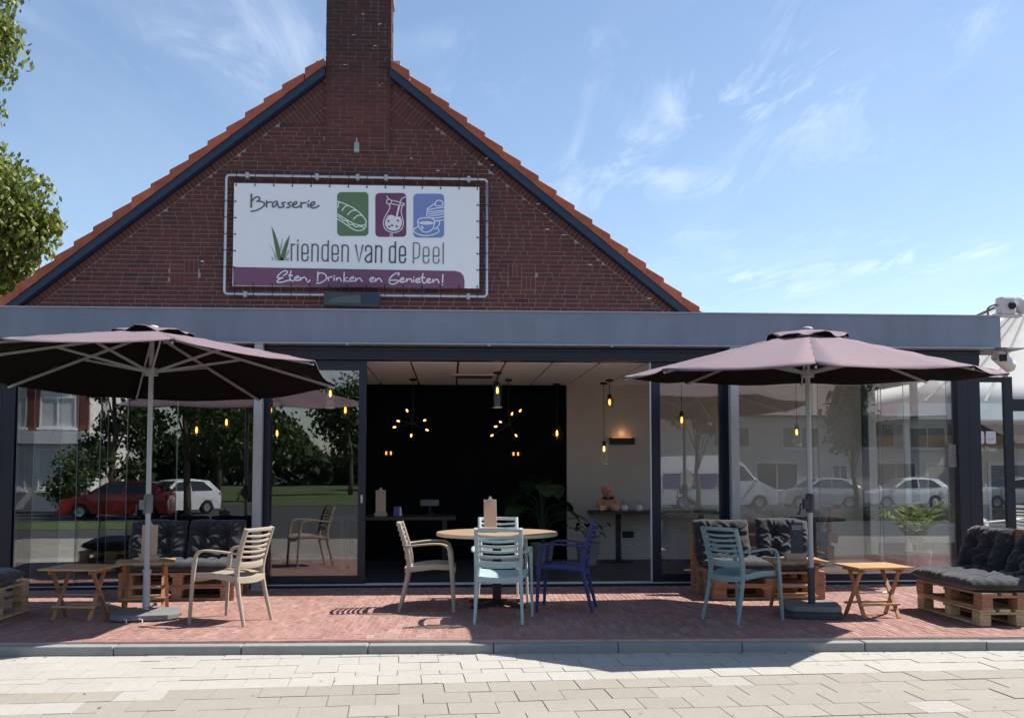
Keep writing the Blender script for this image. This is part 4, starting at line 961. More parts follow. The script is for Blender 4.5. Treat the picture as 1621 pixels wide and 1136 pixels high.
m_ = MB(); m_.span((-3.6, -.1, 0), (4, 3, 1.75)); m_.build('wall', 'plaster', bk)
m_ = MB(); m_.span((-3.7, -.18, 1.75), (4.1, 3.1, 2.0)); m_.build('fascia', 'fold_wood', bk)
m_ = MB(); m_.span((-3.75, -.25, 2.0), (4.15, 3.15, 2.2)); m_.build('roof_edge', 'frame_navy', bk)
for x in (-2.6, -1.4, .2, 1.6):
    m_ = MB(); m_.span((x, -.13, .3), (x + .9, -.104, 1.5)); w_ = m_.build('window', 'window_white', bk); m_ = MB(); m_.span((x + .06, -.14, .36), (x + .84, -.132, 1.44)); m_.build('glass', 'window_glass', w_)
cam1 = thing('security_floodlight', 'white twin security lamp on top of the fascia end', 'security lamp', (6.70, -.05, 3.24))
m_ = MB(); m_.span((-.06, -.06, .0), (.30, .06, .03)); m_.build('bracket', 'white_plastic', cam1, bevel=.005)
m_ = MB(); m_.span((.02, -.08, .031), (.22, .08, .25)); m_.build('body', 'white_plastic', cam1, bevel=.03)
m_ = MB(); m_.lathe([(.045, 0), (.045, .03), (.035, .045)], 16); o = m_.build('lens', 'rubber', cam1, smooth=True); o.rotation_euler = (R(90), 0, 0); o.location = (.15, -.075, .13)
m_ = MB(); m_.ellipsoid((.33, .02, .15), (.09, .09, .11)); m_.build('lamp_head', 'white_plastic', cam1, smooth='all')
m_ = MB(); m_.tube(smooth_pts([Vector((-.10, .0, .0)), Vector((-.11, 0, .10)), Vector((-.03, 0, .15)), Vector((.03, 0, .14))], 5), .012, 8); m_.build('cable', 'base_grey', cam1)
cam2 = thing('bullet_camera', 'white bullet security camera hanging below the fascia corner', 'camera', (6.72, -.10, 2.60))
m_ = MB(); m_.tube([(.09, .03, .225), (.09, .03, .10)], .014, 8); m_.tube([(-.02, .0, .225), (-.02, 0, .15)], .014, 8); m_.build('arm', 'white_plastic', cam2)
rot = Matrix.Rotation(R(28), 3, 'Y') ; m_ = MB(); m_.tube([(-.09, -.05, .16), (-.085, -.05, .162), (.13, .04, .03), (.16, .05, .02)], [.06, .082, .082, .05], 20); m_.build('body', 'white_plastic', cam2, smooth=True)
m_ = MB(); m_.box((-.055, -.13, .12), (.085, .012, .085), Matrix.Rotation(R(-20), 3, 'Z')); m_.build('sensor', 'rubber', cam2)

# ------------------------------------------------------------------ parasols
def parasol(x, y, rot, tilt, label, base):
    t = thing('parasol', label, 'parasol', (x, y, 0), 0, 'parasols on the terrace')
    r, ze, za = 1.78, 2.28, 2.70
    TM = Matrix.Translation((0, 0, ze)) @ Matrix.Rotation(tilt, 4, 'X') @ Matrix.Translation((0, 0, -ze))
    def ring(k, f): a_ = rot + k * math.pi / 4; return Vector((math.cos(a_) * r * f, math.sin(a_) * r * f, za + (ze - za) * (f ** 1.05)))
    rv = .17                                   # canopy starts under the vent cap
    nr, ns_ = 10, 6
    for k in range(8):
        m_ = MB()
        for i in range(nr + 1):
            f = rv + (1 - rv) * i / nr
            a_, b_ = ring(k, f), ring(k + 1, f)
            for j in range(ns_ + 1):
                u = j / ns_; p = a_.lerp(b_, u)
                p.z -= .028 * f * math.sin(math.pi * u) ; 
                if i == nr: p *= 1; p.x *= 1 - .018 * math.sin(math.pi * u); p.y *= 1 - .018 * math.sin(math.pi * u)
                p.z += .004 * math.sin(9 * u + 3 * i + k)
                m_.v.append(tuple(TM @ p))
        for i in range(nr):
            for j in range(ns_): q = i * (ns_ + 1) + j; m_.f.append([q, q + ns_ + 1, q + ns_ + 2, q + 1]); m_.t.append(.5); m_.m.append(0)
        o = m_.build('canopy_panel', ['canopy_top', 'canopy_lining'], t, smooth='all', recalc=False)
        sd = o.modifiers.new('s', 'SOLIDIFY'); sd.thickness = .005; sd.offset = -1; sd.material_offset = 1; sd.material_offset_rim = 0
    # vent cap with scalloped rim
    m_ = MB(); n_ = 48
    for i, (f, dz) in enumerate(((.02, .026), (.08, .026), (.14, .024), (.19, .018), (.215, .010))):
        for j in range(n_):
            a_ = rot + 2 * math.pi * j / n_; ph = (8 * j / n_) % 1
            lift = (.034 * math.sin(math.pi * ph) ** 2 + .010 * math.sin(5 * a_ + x) + .006 * math.sin(17 * a_)) * max(0, (f - .06) / .15)
            m_.v.append(tuple(TM @ Vector((math.cos(a_) * r * f, math.sin(a_) * r * f, za - (za - ze) * f * .9 + dz + lift))))
    for i in range(4):
        for j in range(n_): m_.f.append([i * n_ + j, (i + 1) * n_ + j, (i + 1) * n_ + (j + 1) % n_, i * n_ + (j + 1) % n_]); m_.t.append(.5); m_.m.append(0)
    m_.f.append(list(range(n_))); m_.t.append(.5); m_.m.append(0)
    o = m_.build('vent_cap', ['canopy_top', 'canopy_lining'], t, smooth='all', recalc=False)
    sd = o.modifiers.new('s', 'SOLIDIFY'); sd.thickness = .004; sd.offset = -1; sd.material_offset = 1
    m_ = MB(); m_.lathe([(.0, .0), (.05, .0), (.045, .012), (.02, .02), (.004, .022)], 16, TM @ Vector((0, 0, za + .024))); m_.build('finial', 'white_plastic', t, smooth=True)
    # frame
    slider = 2.30
    for k in range(8):
        a_, b_ = ring(k, .03) + Vector((0, 0, -.035)), ring(k, .99) + Vector((0, 0, -.03))
        m_ = MB(); m_.bar(TM @ a_, TM @ b_, .016, .024); rb = m_.build('rib', 'pole_grey', t)
        s_ = ring(k, .46) + Vector((0, 0, -.045)); ang = rot + k * math.pi / 4
        m_ = MB(); m_.bar((math.cos(ang) * .05, math.sin(ang) * .05, slider - .0), TM @ s_, .013, .022); m_.build('strut', 'pole_grey', t)
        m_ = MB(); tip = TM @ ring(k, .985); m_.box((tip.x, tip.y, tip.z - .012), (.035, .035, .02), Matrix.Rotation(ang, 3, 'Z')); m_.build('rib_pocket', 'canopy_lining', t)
    m_ = MB(); m_.tube([(0, 0, .08), (0, 0, .6)], .027, 14); m_.tube([(0, 0, .6), (0, 0, 2.66)], .024, 14); m_.build('pole', 'pole_grey', t, smooth=True)
    m_ = MB(); m_.tube([(0, 0, .10), (0, 0, .44)], .034, 14); m_.tube([(0, 0, .40), (0, 0, .45)], .040, 14); m_.build('sleeve', 'dark_plastic' if base == 'R' else 'pole_grey', t, smooth=True)
    m_ = MB(); m_.lathe([(.03, -.045), (.062, -.04), (.062, .03), (.03, .04)], 18, (0, 0, slider)); m_.build('slider', 'pole_grey', t, smooth=True)
    m_ = MB(); m_.lathe([(.03, -.02), (.055, -.015), (.055, .03), (.02, .04)], 18, TM @ Vector((0, 0, za - .04))); m_.build('hub', 'pole_grey', t, smooth=True)
    cz_ = 1.06
    m_ = MB(); m_.lathe([(.026, -.09), (.04, -.08), (.042, .07), (.028, .09)], 16, (0, 0, cz_)); m_.box((-.045, -.02, cz_ - .01), (.05, .06, .09)); cr = m_.build('crank_housing', 'dark_plastic' if base == 'R' else 'base_grey', t, smooth=True)
    m_ = MB(); m_.tube([(-.07, -.02, cz_ - .01), (-.10, -.02, cz_ - .01), (-.105, -.02, cz_ - .09)], .008, 8); m_.ellipsoid((-.115, -.02, cz_ - .10), (.02, .014, .014)); m_.build('crank_handle', 'dark_plastic', cr, smooth='all')
    # base
    def chamf(hw_, hd, c_, rz): 
        pts = [(hw_ - c_, -hd), (hw_, -hd + c_), (hw_, hd - c_), (hw_ - c_, hd), (-hw_ + c_, hd), (-hw_, hd - c_), (-hw_, -hd + c_), (-hw_ + c_, -hd)]
        return [(p[0] * math.cos(rz) - p[1] * math.sin(rz), p[0] * math.sin(rz) + p[1] * math.cos(rz)) for p in pts]
    if base == 'R':
        m_ = MB(); m_.prism(chamf(.25, .25, .07, R(-14)), .062, .115, plane='xy', back=True); m_.build('base', 'base_grey', t, bevel=.012)
        m_ = MB(); m_.prism(chamf(.255, .255, .07, R(-14)), .002, .06, plane='xy', back=True); m_.build('base_tray', 'dark_plastic', t, bevel=.006)
    else:
        m_ = MB(); m_.prism(chamf(.30, .27, .09, R(12)), .012, .062, plane='xy', back=True); m_.build('base', 'base_grey', t, bevel=.008)
        for s_ in (-.12, .02):
            m_ = MB(); m_.tube([(s_, -.29, .035), (s_ + .04, -.31, .03), (s_ + .04, -.315, .002)], .006, 6); m_.build('base_bolt', 'edge_alu', t)
        m_ = MB(); m_.span((-.28, -.2, .0), (.28, .2, .012)); m_.build('base_foot', 'dark_plastic', t)
        m_ = MB(); m_.tube([(.03, -.03, .10), (.07, -.05, .115), (.09, -.05, .13)], .007, 6); m_.ellipsoid((.10, -.05, .135), (.018, .012, .018)); m_.build('clamp_knob', 'dark_plastic', t, smooth='all')
parasol(3.42, -2.53, R(-17.7), R(2.3), 'aubergine parasol on square dark base right of the doorway', 'R')
parasol(-2.82, -2.30, R(21.1), R(-4.3), 'aubergine parasol tilted back on a flat grey slab, left side', 'L')

# ------------------------------------------------------------------ armchairs of moulded plastic
POST = [(-.29, 0), (-.235, .22), (-.195, .42), (-.205, .55), (-.245, .70), (-.295, .85)]
def ypost(z):
    for (y0, z0), (y1, z1) in zip(POST, POST[1:]):
        if z <= z1: return y0 + (y1 - y0) * (z - z0) / (z1 - z0)
    return POST[-1][0]
_cache = {}
def chair(x, y, rz, mat, label, z=0.0):
    t = thing('armchair', label, 'armchair', (x, y, z), rz, 'plastic armchairs on the terrace')
    if not _cache:
        D = []
        for s_ in (-1, 1):
            m_ = MB(); pts = smooth_pts([Vector((s_ * (.215 - .02 * min(1, q[1] / .42) + (.006 if q[1] > .6 else 0)), q[0], q[1] + .001)) for q in POST], 3); k = len(pts)
            m_.sweep(pts, [.026 + .012 * min(1, i / (k * .45)) for i in range(k)], [.030 + .020 * min(1, i / (k * .45)) * (1 if i < k * .7 else .75) for i in range(k)], 8, (0, 1, 0), .7); D.append(('leg', m_))
            m_ = MB(); pts = smooth_pts([Vector(p) for p in [(s_ * .272, .245, .001), (s_ * .266, .232, .25), (s_ * .262, .218, .46), (s_ * .260, .205, .57)]], 3); k = len(pts)
            m_.sweep(pts, [.026 + .008 * i / k for i in range(k)], [.030 + .020 * i / k for i in range(k)], 8, (0, 1, 0), .7); D.append(('leg', m_))
            m_ = MB(); pts = smooth_pts([Vector(p) for p in [(s_ * .260, .207, .56), (s_ * .258, .190, .615), (s_ * .257, .150, .645), (s_ * .256, .08, .655), (s_ * .248, -.06, .648), (s_ * .232, -.17, .636), (s_ * .200, -.232, .632)]], 4); k = len(pts)
            m_.sweep(pts, [.036 + .014 * math.sin(math.pi * min(1, i / k)) for i in range(k)], [.040 - .018 * min(1, i / (k * .35)) for i in range(k)], 8, (0, .3, 1), .75); D.append(('armrest', m_))
            m_ = MB(); m_.sweep([(s_ * .225, .225, .425), (s_ * .222, .05, .432), (s_ * .20, -.18, .405)], .03, .055, 8, (0, 0, 1), .6); D.append(('seat_rail', m_))
        m_ = MB(); nx2, ny2 = 10, 12
        def seat_z(u, v): return .452 - .014 * (1 - u * u) - .028 * max(0, (.35 - v)) / .35 - .03 * max(0, (v - .86) / .14) ** 2
        for lay2 in (0, 1):
            for i in range(nx2 + 1):
                for j in range(ny2 + 1):
                    u = -1 + 2 * i / nx2; v = j / ny2; yy = -.215 + .475 * v
                    yy += (-.03 * (1 - u * u)) if j == 0 else 0
                    m_.v.append((u * (.215 + .015 * v), yy, seat_z(u, v) - lay2 * (.018 if 0 < j < ny2 else .05)))
        W2 = ny2 + 1; o2 = (nx2 + 1) * W2
        for i in range(nx2):
            for j in range(ny2):
                q = i * W2 + j; m_.f += [[q, q + W2, q + W2 + 1, q + 1], [o2 + q, o2 + q + 1, o2 + q + W2 + 1, o2 + q + W2]]; m_.t += [.5, .5]; m_.m += [0, 0]
        edge_ = [i * W2 for i in range(nx2 + 1)] + [nx2 * W2 + j for j in range(1, W2)] + [i * W2 + ny2 for i in range(nx2 - 1, -1, -1)] + [j for j in range(ny2 - 1, 0, -1)]
        for a_, b_ in zip(edge_, edge_[1:] + edge_[:1]): m_.f.append([a_, b_, b_ + o2, a_ + o2]); m_.t.append(.5); m_.m.append(0)
        D.append(('seat', m_))
        for zc, hh, nm in ((.532, .062, 'lower_rail'), (.603, .026, 'slat'), (.650, .026, 'slat'), (.697, .026, 'slat'), (.744, .026, 'slat'), (.790, .024, 'slat'), (.836, .036, 'top_rail')):
            m_ = MB(); pts = []
            for i in range(11):
                u = -1 + .2 * i; sag = -.012 * (1 - u * u) if nm != 'top_rail' else .004 * (1 - u * u)
                pts.append((u * .196, ypost(zc) - .034 * (1 - u * u), zc + sag))
            m_.sweep(pts, .016, hh, 8, (0, 0, 1), .6); D.append((nm, m_))
        for nm, m_ in D:
            o = m_.build(nm, mat, t, smooth=True); _cache.setdefault('d', []).append((nm, o.data))
        _cache['mat'] = mat
        return t
    for nm, me in _cache['d']:
        o = bpy.data.objects.new(nm, me); COL.objects.link(o); o.parent = t
        if mat != _cache['mat']:
            o.material_slots[0].link = 'OBJECT'; o.material_slots[0].material = M[mat]
    return t
chair(-1.99, -2.545, R(66.4), 'chair_beige', 'beige plastic armchair standing alone left of the doorway')
chair(-.20, -1.83, R(-91), 'chair_beige', 'beige plastic armchair at the left side of the round table')
chair(.475, -2.62, R(-8), 'chair_paleteal', 'pale teal plastic armchair with its back to us at the round table')
chair(.53, -1.20, R(181), 'chair_pale', 'pale plastic armchair behind the round table, half hidden by the menu')
chair(1.14, -1.95, R(77), 'chair_blue', 'dark blue plastic armchair at the right side of the round table')
chair(2.70, -2.69, R(-58), 'chair_teal', 'teal plastic armchair in front of the right pallet sofa')
chair(7.62, 2.0, R(-80), 'chair_white', 'white plastic armchair seen through the windscreen')
chair(8.45, 2.2, R(-70), 'chair_white', 'white plastic armchair at the right edge of the picture')

# ------------------------------------------------------------------ round table
t = thing('round_table', 'round wooden bistro table on a black pedestal in the doorway', 'table', (.48, -1.65, 0))
m_ = MB(); m_.lathe([(0.0, .742), (.612, .742), (.616, .738)], 64, cap=False); m_.build('table_top', 'table_wood', t)
m_ = MB(); m_.lathe([(.616, .738), (.617, .715), (.612, .708), (0.0, .708)], 64, cap=False); m_.build('edge_band', 'table_edge', t, smooth=True)
m_ = MB(); m_.tube([(0, 0, .03), (0, 0, .70)], .045, 18); m_.build('pedestal', 'black_metal', t, smooth=True)
m_ = MB(); m_.span((-.2, -.2, .694), (.2, .2, .707)); m_.build('top_plate', 'black_metal', t)
for k in range(4):
    a_ = R(45 + 90 * k); m_ = MB(); m_.sweep([(0, 0, .045), (math.cos(a_) * .2, math.sin(a_) * .2, .035), (math.cos(a_) * .36, math.sin(a_) * .36, .018)], [.09, .075, .06], [.05, .04, .03], 8, (0, 0, 1), .6); m_.build('foot', 'black_metal', t, smooth=True)
menu(.41, -1.72, .742, R(6), 'kraft menu clipboard standing on the round table outside', .13, .28)
# ------------------------------------------------------------------ folding side tables
def side_table(x, y, rz, label):
    t = thing('folding_table', label, 'side table', (x, y, 0), rz, 'wooden folding side tables')
    for k in range(5):
        w2 = .55 / 5; x0 = -.275 + k * w2; m_ = MB(); m_.span((x0 + .001, -.25, .463), (x0 + w2 - .001, .25, .48)); m_.build('plank', 'fold_wood', t, bevel=.002)
    for s_ in (-1, 1):
        m_ = MB(); m_.span((s_ * .19 - .012, -.20, .428), (s_ * .19 + .012, .20, .462)); m_.build('batten', 'fold_leg', t)
        m_ = MB(); m_.bar((s_ * .190, -.135, .44), (s_ * .205, .15, .002), .018, .034, (1, 0, 0)); m_.build('leg', 'fold_leg', t)
        m_ = MB(); m_.bar((s_ * .165, .135, .44), (s_ * .172, -.15, .002), .018, .034, (1, 0, 0)); m_.build('leg', 'fold_leg', t)
    m_ = MB(); m_.span((-.235, .090, .115), (.235, .125, .133)); m_.build('stretcher', 'fold_wood', t)
    m_ = MB(); m_.span((-.20, -.125, .115), (.20, -.090, .133)); m_.build('stretcher', 'fold_wood', t)
    m_ = MB(); m_.tube([(-.21, 0, .222), (.21, 0, .222)], .007, 8); m_.build('pivot_rod', 'zinc', t)
    return t
side_table(-3.42, -2.32, R(-8), 'wooden folding table beside the left parasol, nearest the left edge')
side_table(-2.99, -1.76, R(14), 'wooden folding table with a menu behind the left parasol pole')
side_table(3.45, -1.98, R(-4), 'wooden folding table with a dark menu behind the right parasol pole')
side_table(3.98, -2.62, R(6), 'empty wooden folding table right of the right parasol')
menu(-2.97, -1.72, .48, R(8), 'kraft menu clipboard on the folding table by the left parasol', .15, .30)
t = thing('photo_menu', 'dark photo menu in a wooden block on the right folding table', 'menu', (3.46, -1.98, .48), R(-4))
m_ = MB(); m_.span((-.10, -.05, 0), (.10, .05, .06)); m_.build('wood_block', 'kraft', t, bevel=.004)
rot = Matrix.Rotation(R(-6), 3, 'X'); m_ = MB(); m_.box((.02, .012, .21), (.125, .008, .31), rot); m_.build('card', 'dark_plastic', t)
m_ = MB(); m_.box((.02, -.005 + .012, .315), (.095, .008, .05), rot); m_.build('card_heading', 'print_p', t)
m_ = MB()
for k in range(9): m_.box((.02 + random.uniform(-.04, .04), .0035, .15 + k * .014), (random.uniform(.015, .035), .008, .012), rot)
m_.build('card_photo', 'print_d', t)

# ------------------------------------------------------------------ pallets and cushions
_pal = []
def pallet(x, y, z, rz, mat, label, rx=0.0):
    t = thing('wood_pallet', label, 'pallet', (x, y, z), rz, 'wooden pallets of the sofas'); t.rotation_euler = (rx, 0, rz)
    D = []
    for yc, w in ((-.3275, .145), (-.17, .10), (0, .145), (.17, .10), (.3275, .145)): D.append(('top_board', (0, yc, .133), (1.2, w, .022)))
    for xc in (-.5275, 0, .5275): D.append(('cross_board', (xc, 0, .111), (.145, .8, .0215)))
    for xc in (-.5275, 0, .5275):
        for yc, w in ((-.35, .10), (0, .145), (.35, .10)): D.append(('block', (xc, yc, .061), (.145 if xc else .1, w, .0775)))
    for yc, w in ((-.35, .10), (0, .145), (.35, .10)): D.append(('bottom_board', (0, yc, .011), (1.2, w, .0215)))
    for i, (nm, c_, d_) in enumerate(D):
        if len(_pal) <= i:
            m_ = MB(); m_.box((0, 0, 0), d_); o = m_.build(nm, mat, t, bevel=.004); _pal.append(o.data); _pal_mat[0] = mat
        else:
            o = bpy.data.objects.new(nm, _pal[i]); COL.objects.link(o); o.parent = t
            bv = o.modifiers.new('bevel', 'BEVEL'); bv.width = .004; bv.segments = 2
            if mat != _pal_mat[0]: o.material_slots[0].link = 'OBJECT'; o.material_slots[0].material = M[mat]
        o.location = (c_[0] + random.uniform(-.004, .004), c_[1] + random.uniform(-.003, .003), c_[2])
_pal_mat = ['']
def cushion(name, w, d, th_, btn, mat4, label, seed, group='anthracite sofa cushions'):
    rc = random.Random(seed); nu, nv = 56, 40; m_ = MB()
    ph = [rc.uniform(0, 6.28) for _ in range(8)]
    bt = [((bx_ - .5) * w, (by_ - .5) * d) for bx_, by_ in btn]
    def hgt(u, v):
        ex = max(0, 1 - abs(2 * u - 1) ** 5); ey = max(0, 1 - abs(2 * v - 1) ** 5)
        h = (ex * ey) ** .42
        X, Y = (u - .5) * w, (v - .5) * d
        for i, (bx_, by_) in enumerate(bt):
            dx, dy = X - bx_, Y - by_; r_ = math.hypot(dx, dy); an = math.atan2(dy, dx)
            h -= .62 * math.exp(-(r_ / .055) ** 2) * .9
            h -= .13 * math.exp(-(r_ / .17) ** 2) * (1 + math.sin(an * 9 + ph[i % 8] + 2 * math.sin(an * 3 + ph[(i + 3) % 8]))) * min(1, r_ / .04)
        for i in range(len(bt)):
            for j in range(i):
                a_, b_ = Vector(bt[i]), Vector(bt[j]); ab = b_ - a_; t_ = max(0, min(1, (Vector((X, Y)) - a_).dot(ab) / ab.length_squared)); dd = (Vector((X, Y)) - a_ - ab * t_).length
                if ab.length < .5: h -= .22 * math.exp(-(dd / .028) ** 2)
        h += .05 * math.sin(7 * X + ph[0]) * math.sin(8 * Y + ph[1]) + .035 * math.sin(23 * X + 9 * Y + ph[2])
        # gathered creases at the rim
        e = min(u, 1 - u, v, 1 - v); h += .10 * math.exp(-e * 16) * math.sin((X if min(v, 1 - v) < min(u, 1 - u) else Y) * 62 + 3 * math.sin(X * 11 + ph[4]) + ph[3])
        return max(.02, h)
    for lay2 in (1, -1):
        for i in range(nu + 1):
            for j in range(nv + 1):
                u, v = i / nu, j / nv; rx_ = 1 + .02 * math.sin(9 * v + ph[5]) ; ry_ = 1 + .025 * math.sin(8 * u + ph[6])
                z_ = lay2 * th_ / 2 * (hgt(u, v) if lay2 > 0 else max(.05, (max(0, 1 - abs(2 * u - 1) ** 5) * max(0, 1 - abs(2 * v - 1) ** 5)) ** .42 * .85))
                pin = 1 - .035 * (1 - math.sin(math.pi * v)) ; pin2 = 1 - .045 * (1 - math.sin(math.pi * u))
                m_.v.append(((u - .5) * w * rx_ * (2 - 1 / pin * 1), (v - .5) * d * ry_ * pin2, z_))
    W2 = nv + 1; o2 = (nu + 1) * W2
    for i in range(nu):
        for j in range(nv):
            q = i * W2 + j; m_.f += [[q, q + W2, q + W2 + 1, q + 1], [o2 + q, o2 + q + 1, o2 + q + W2 + 1, o2 + q + W2]]; m_.t += [.5, .5]; m_.m += [0, 0]
    ed = [i * W2 for i in range(nu + 1)] + [nu * W2 + j for j in range(1, W2)] + [i * W2 + nv for i in range(nu - 1, -1, -1)] + [j for j in range(nv - 1, 0, -1)]
    for a_, b_ in zip(ed, ed[1:] + ed[:1]): m_.f.append([a_, a_ + o2, b_ + o2, b_]); m_.t.append(.5); m_.m.append(0)
    o = m_.build(name, 'cushion', smooth='all', recalc=False); o.matrix_world = mat4
    tag(o, label, 'cushion', group)
    for i, (bx_, by_) in enumerate(bt):
        b_ = MB(); b_.ellipsoid((bx_, by_, th_ / 2 * .36), (.011, .011, .008), 10, 6); b_.build('button', 'cushion', o, smooth='all')
    return o
def T4(x, y, z, rx=0, ry=0, rz=0): return Matrix.Translation((x, y, z)) @ Matrix.Rotation(rz, 4, 'Z') @ Matrix.Rotation(ry, 4, 'Y') @ Matrix.Rotation(rx, 4, 'X')
B4 = [(.3, .3), (.7, .3), (.3, .72), (.7, .72)]; B2 = [(.3, .62), (.7, .62), (.3, .2), (.7, .2)]
B6 = [(.2, .33), (.5, .33), (.8, .33), (.2, .72), (.5, .72), (.8, .72)]
# left sofa
for k in range(2): pallet(-2.87, -.68, .003 + k * .145, R(k * 1.0), 'pallet_wood', ['lower', 'upper'][k] + ' pallet of the sofa behind the left parasol')
cushion('seat_cushion', 1.22, .80, .15, B6, T4(-2.88, -.72, .355), 'anthracite seat cushion of the sofa behind the left parasol', 1)
cushion('back_cushion', .62, .46, .20, B2, T4(-3.20, -.58, .60, R(72)), 'tufted back cushion of the left sofa, left one behind the pole', 2)
cushion('back_cushion', .62, .46, .20, B2, T4(-2.57, -.58, .60, R(72), 0, R(-2)), 'tufted back cushion of the left sofa, right one by the steel post', 3)
# right sofa
for k in range(2): pallet(3.39, -.98, .003 + k * .145, R(-1 + k), 'pallet_wood', ['lower', 'upper'][k] + ' pallet of the sofa behind the teal chair')
t = thing('sofa_back_frame', 'brown board backrest of the sofa behind the teal chair', 'backrest', (3.35, -.53, 0))
for zc in (.40, .56, .71):
    m_ = MB(); m_.box((0, 0, zc), (1.2, .022, .12)); m_.build('board', 'pallet_wood', t, bevel=.004)
for xc in (-.55, .55):
    m_ = MB(); m_.box((xc, .034, .385), (.09, .045, .77)); m_.build('post', 'pallet_wood', t, bevel=.004)
cushion('seat_cushion', 1.22, .80, .15, B6, T4(3.40, -1.00, .355), 'anthracite seat cushion of the sofa behind the teal chair', 4)
cushion('back_cushion', .62, .48, .20, B2, T4(3.02, -.84, .59, R(68), 0, R(-3)), 'tufted back cushion behind the teal chair backrest', 5)
cushion('back_cushion', .62, .48, .20, B2, T4(3.72, -.82, .60, R(70), R(3), R(4)), 'tufted back cushion behind the dark photo menu', 6)
# far right corner sofa, facing left
for k in range(2): pallet(5.06, -2.68, .003 + k * .145, R(90 + k * 1.5), 'pallet_wood' if k else 'pallet_light', ['lower', 'upper'][k] + ' pallet of the sofa at the right edge')
pallet(5.48, -2.62, .40, R(90), 'pallet_wood', 'upright pallet backing the sofa at the right edge', R(-84))
cushion('seat_cushion', 1.22, .80, .17, B6, T4(4.99, -2.66, .355, 0, 0, R(91)), 'anthracite seat cushion of the sofa at the right edge', 7)
cushion('back_cushion', .66, .50, .20, B2, T4(5.24, -2.32, .58, R(66), 0, R(-84)), 'tufted back cushion of the right edge sofa, far one', 8)
cushion('back_cushion', .66, .50, .20, B2, T4(5.33, -3.0, .57, R(62), 0, R(-94)), 'tufted back cushion of the right edge sofa, near one', 9)
# left edge sofa
for k in range(2): pallet(-4.50, -2.37, .003 + k * .145, R(90), 'pallet_light', ['lower', 'upper'][k] + ' pallet of the sofa cut by the left edge')
cushion('seat_cushion', 1.22, .80, .17, B6, T4(-4.50, -2.36, .36, 0, 0, R(90)), 'dark seat cushion of the sofa cut by the left edge', 10)

# ------------------------------------------------------------------ behind the right glass: palm, bistro table, notice
pm = thing('potted_palm', 'light green palm in a grey pot behind the right corner glass', 'palm', (6.02, .78, 0))
m_ = MB(); m_.lathe([(.14, .006), (.17, .30), (.175, .32), (.155, .32), (.15, .27)], 20); m_.build('pot', 'planter', pm, smooth=True)
rp = random.Random(21); fol = MB()
for i in range(19):
    az = rp.uniform(0, 6.28); ln = rp.uniform(.35, .72); el = rp.uniform(.25, .8); pts = []
    for k in range(9):
        u = k / 8; rr = min(.36, ln * el * (.2 * u + .8 * u * u)); zz = .30 + ln * (1.25 * u - (.15 + .35 * el) * u ** 3)
        pts.append(Vector((math.cos(az) * rr, math.sin(az) * rr, zz)))
    fol.tube(pts, .004, 4, tone=.3)
    for k in range(2, 9):
        for s_ in (-1, 1):
            d_ = (pts[k] - pts[k - 1]).normalized(); sd = Vector((-math.sin(az), math.cos(az), 0)) * s_; ll = .20 * (1.1 - abs(k / 8 - .55)) 
            tip = pts[k] + (d_ * .7 + sd * .8 + Vector((0, 0, -.25))) * ll; mid = pts[k] + (d_ * .4 + sd * .5) * ll * .6; wv = d_ * .020 + Vector((0, 0, .014))
            fol.add([pts[k], mid + wv, tip, mid - wv], [(0, 1, 2, 3)], rp.random())
o = fol.build('fronds', 'leaf_palm', pm, tone=True, recalc=False)
t = thing('indoor_bistro_table', 'dark pedestal table behind the right glass', 'table', (4.72, 1.0, 0))
m_ = MB(); m_.lathe([(0, .735), (.42, .735), (.42, .71), (0, .71)], 40, cap=False); m_.build('table_top', 'dark_wood', t, smooth=True); m_ = MB(); m_.tube([(0, 0, .02), (0, 0, .71)], .05, 14); m_.lathe([(.26, .006), (.26, .018), (.05, .035)], 24); m_.build('pedestal', 'black_metal', t, smooth=True)
for z0, z1, lb in ((1.545, 1.68, 'upper'), (1.40, 1.54, 'lower')):
    m_ = MB(); m_.span((6.07, -.0085, z0), (6.165, -.0075, z1)); o = tag(m_.build('notice_sheet', 'tent_seam'), lb + ' pale paper notice stuck on the right corner glass', 'notice', 'paper notices on the corner glass')

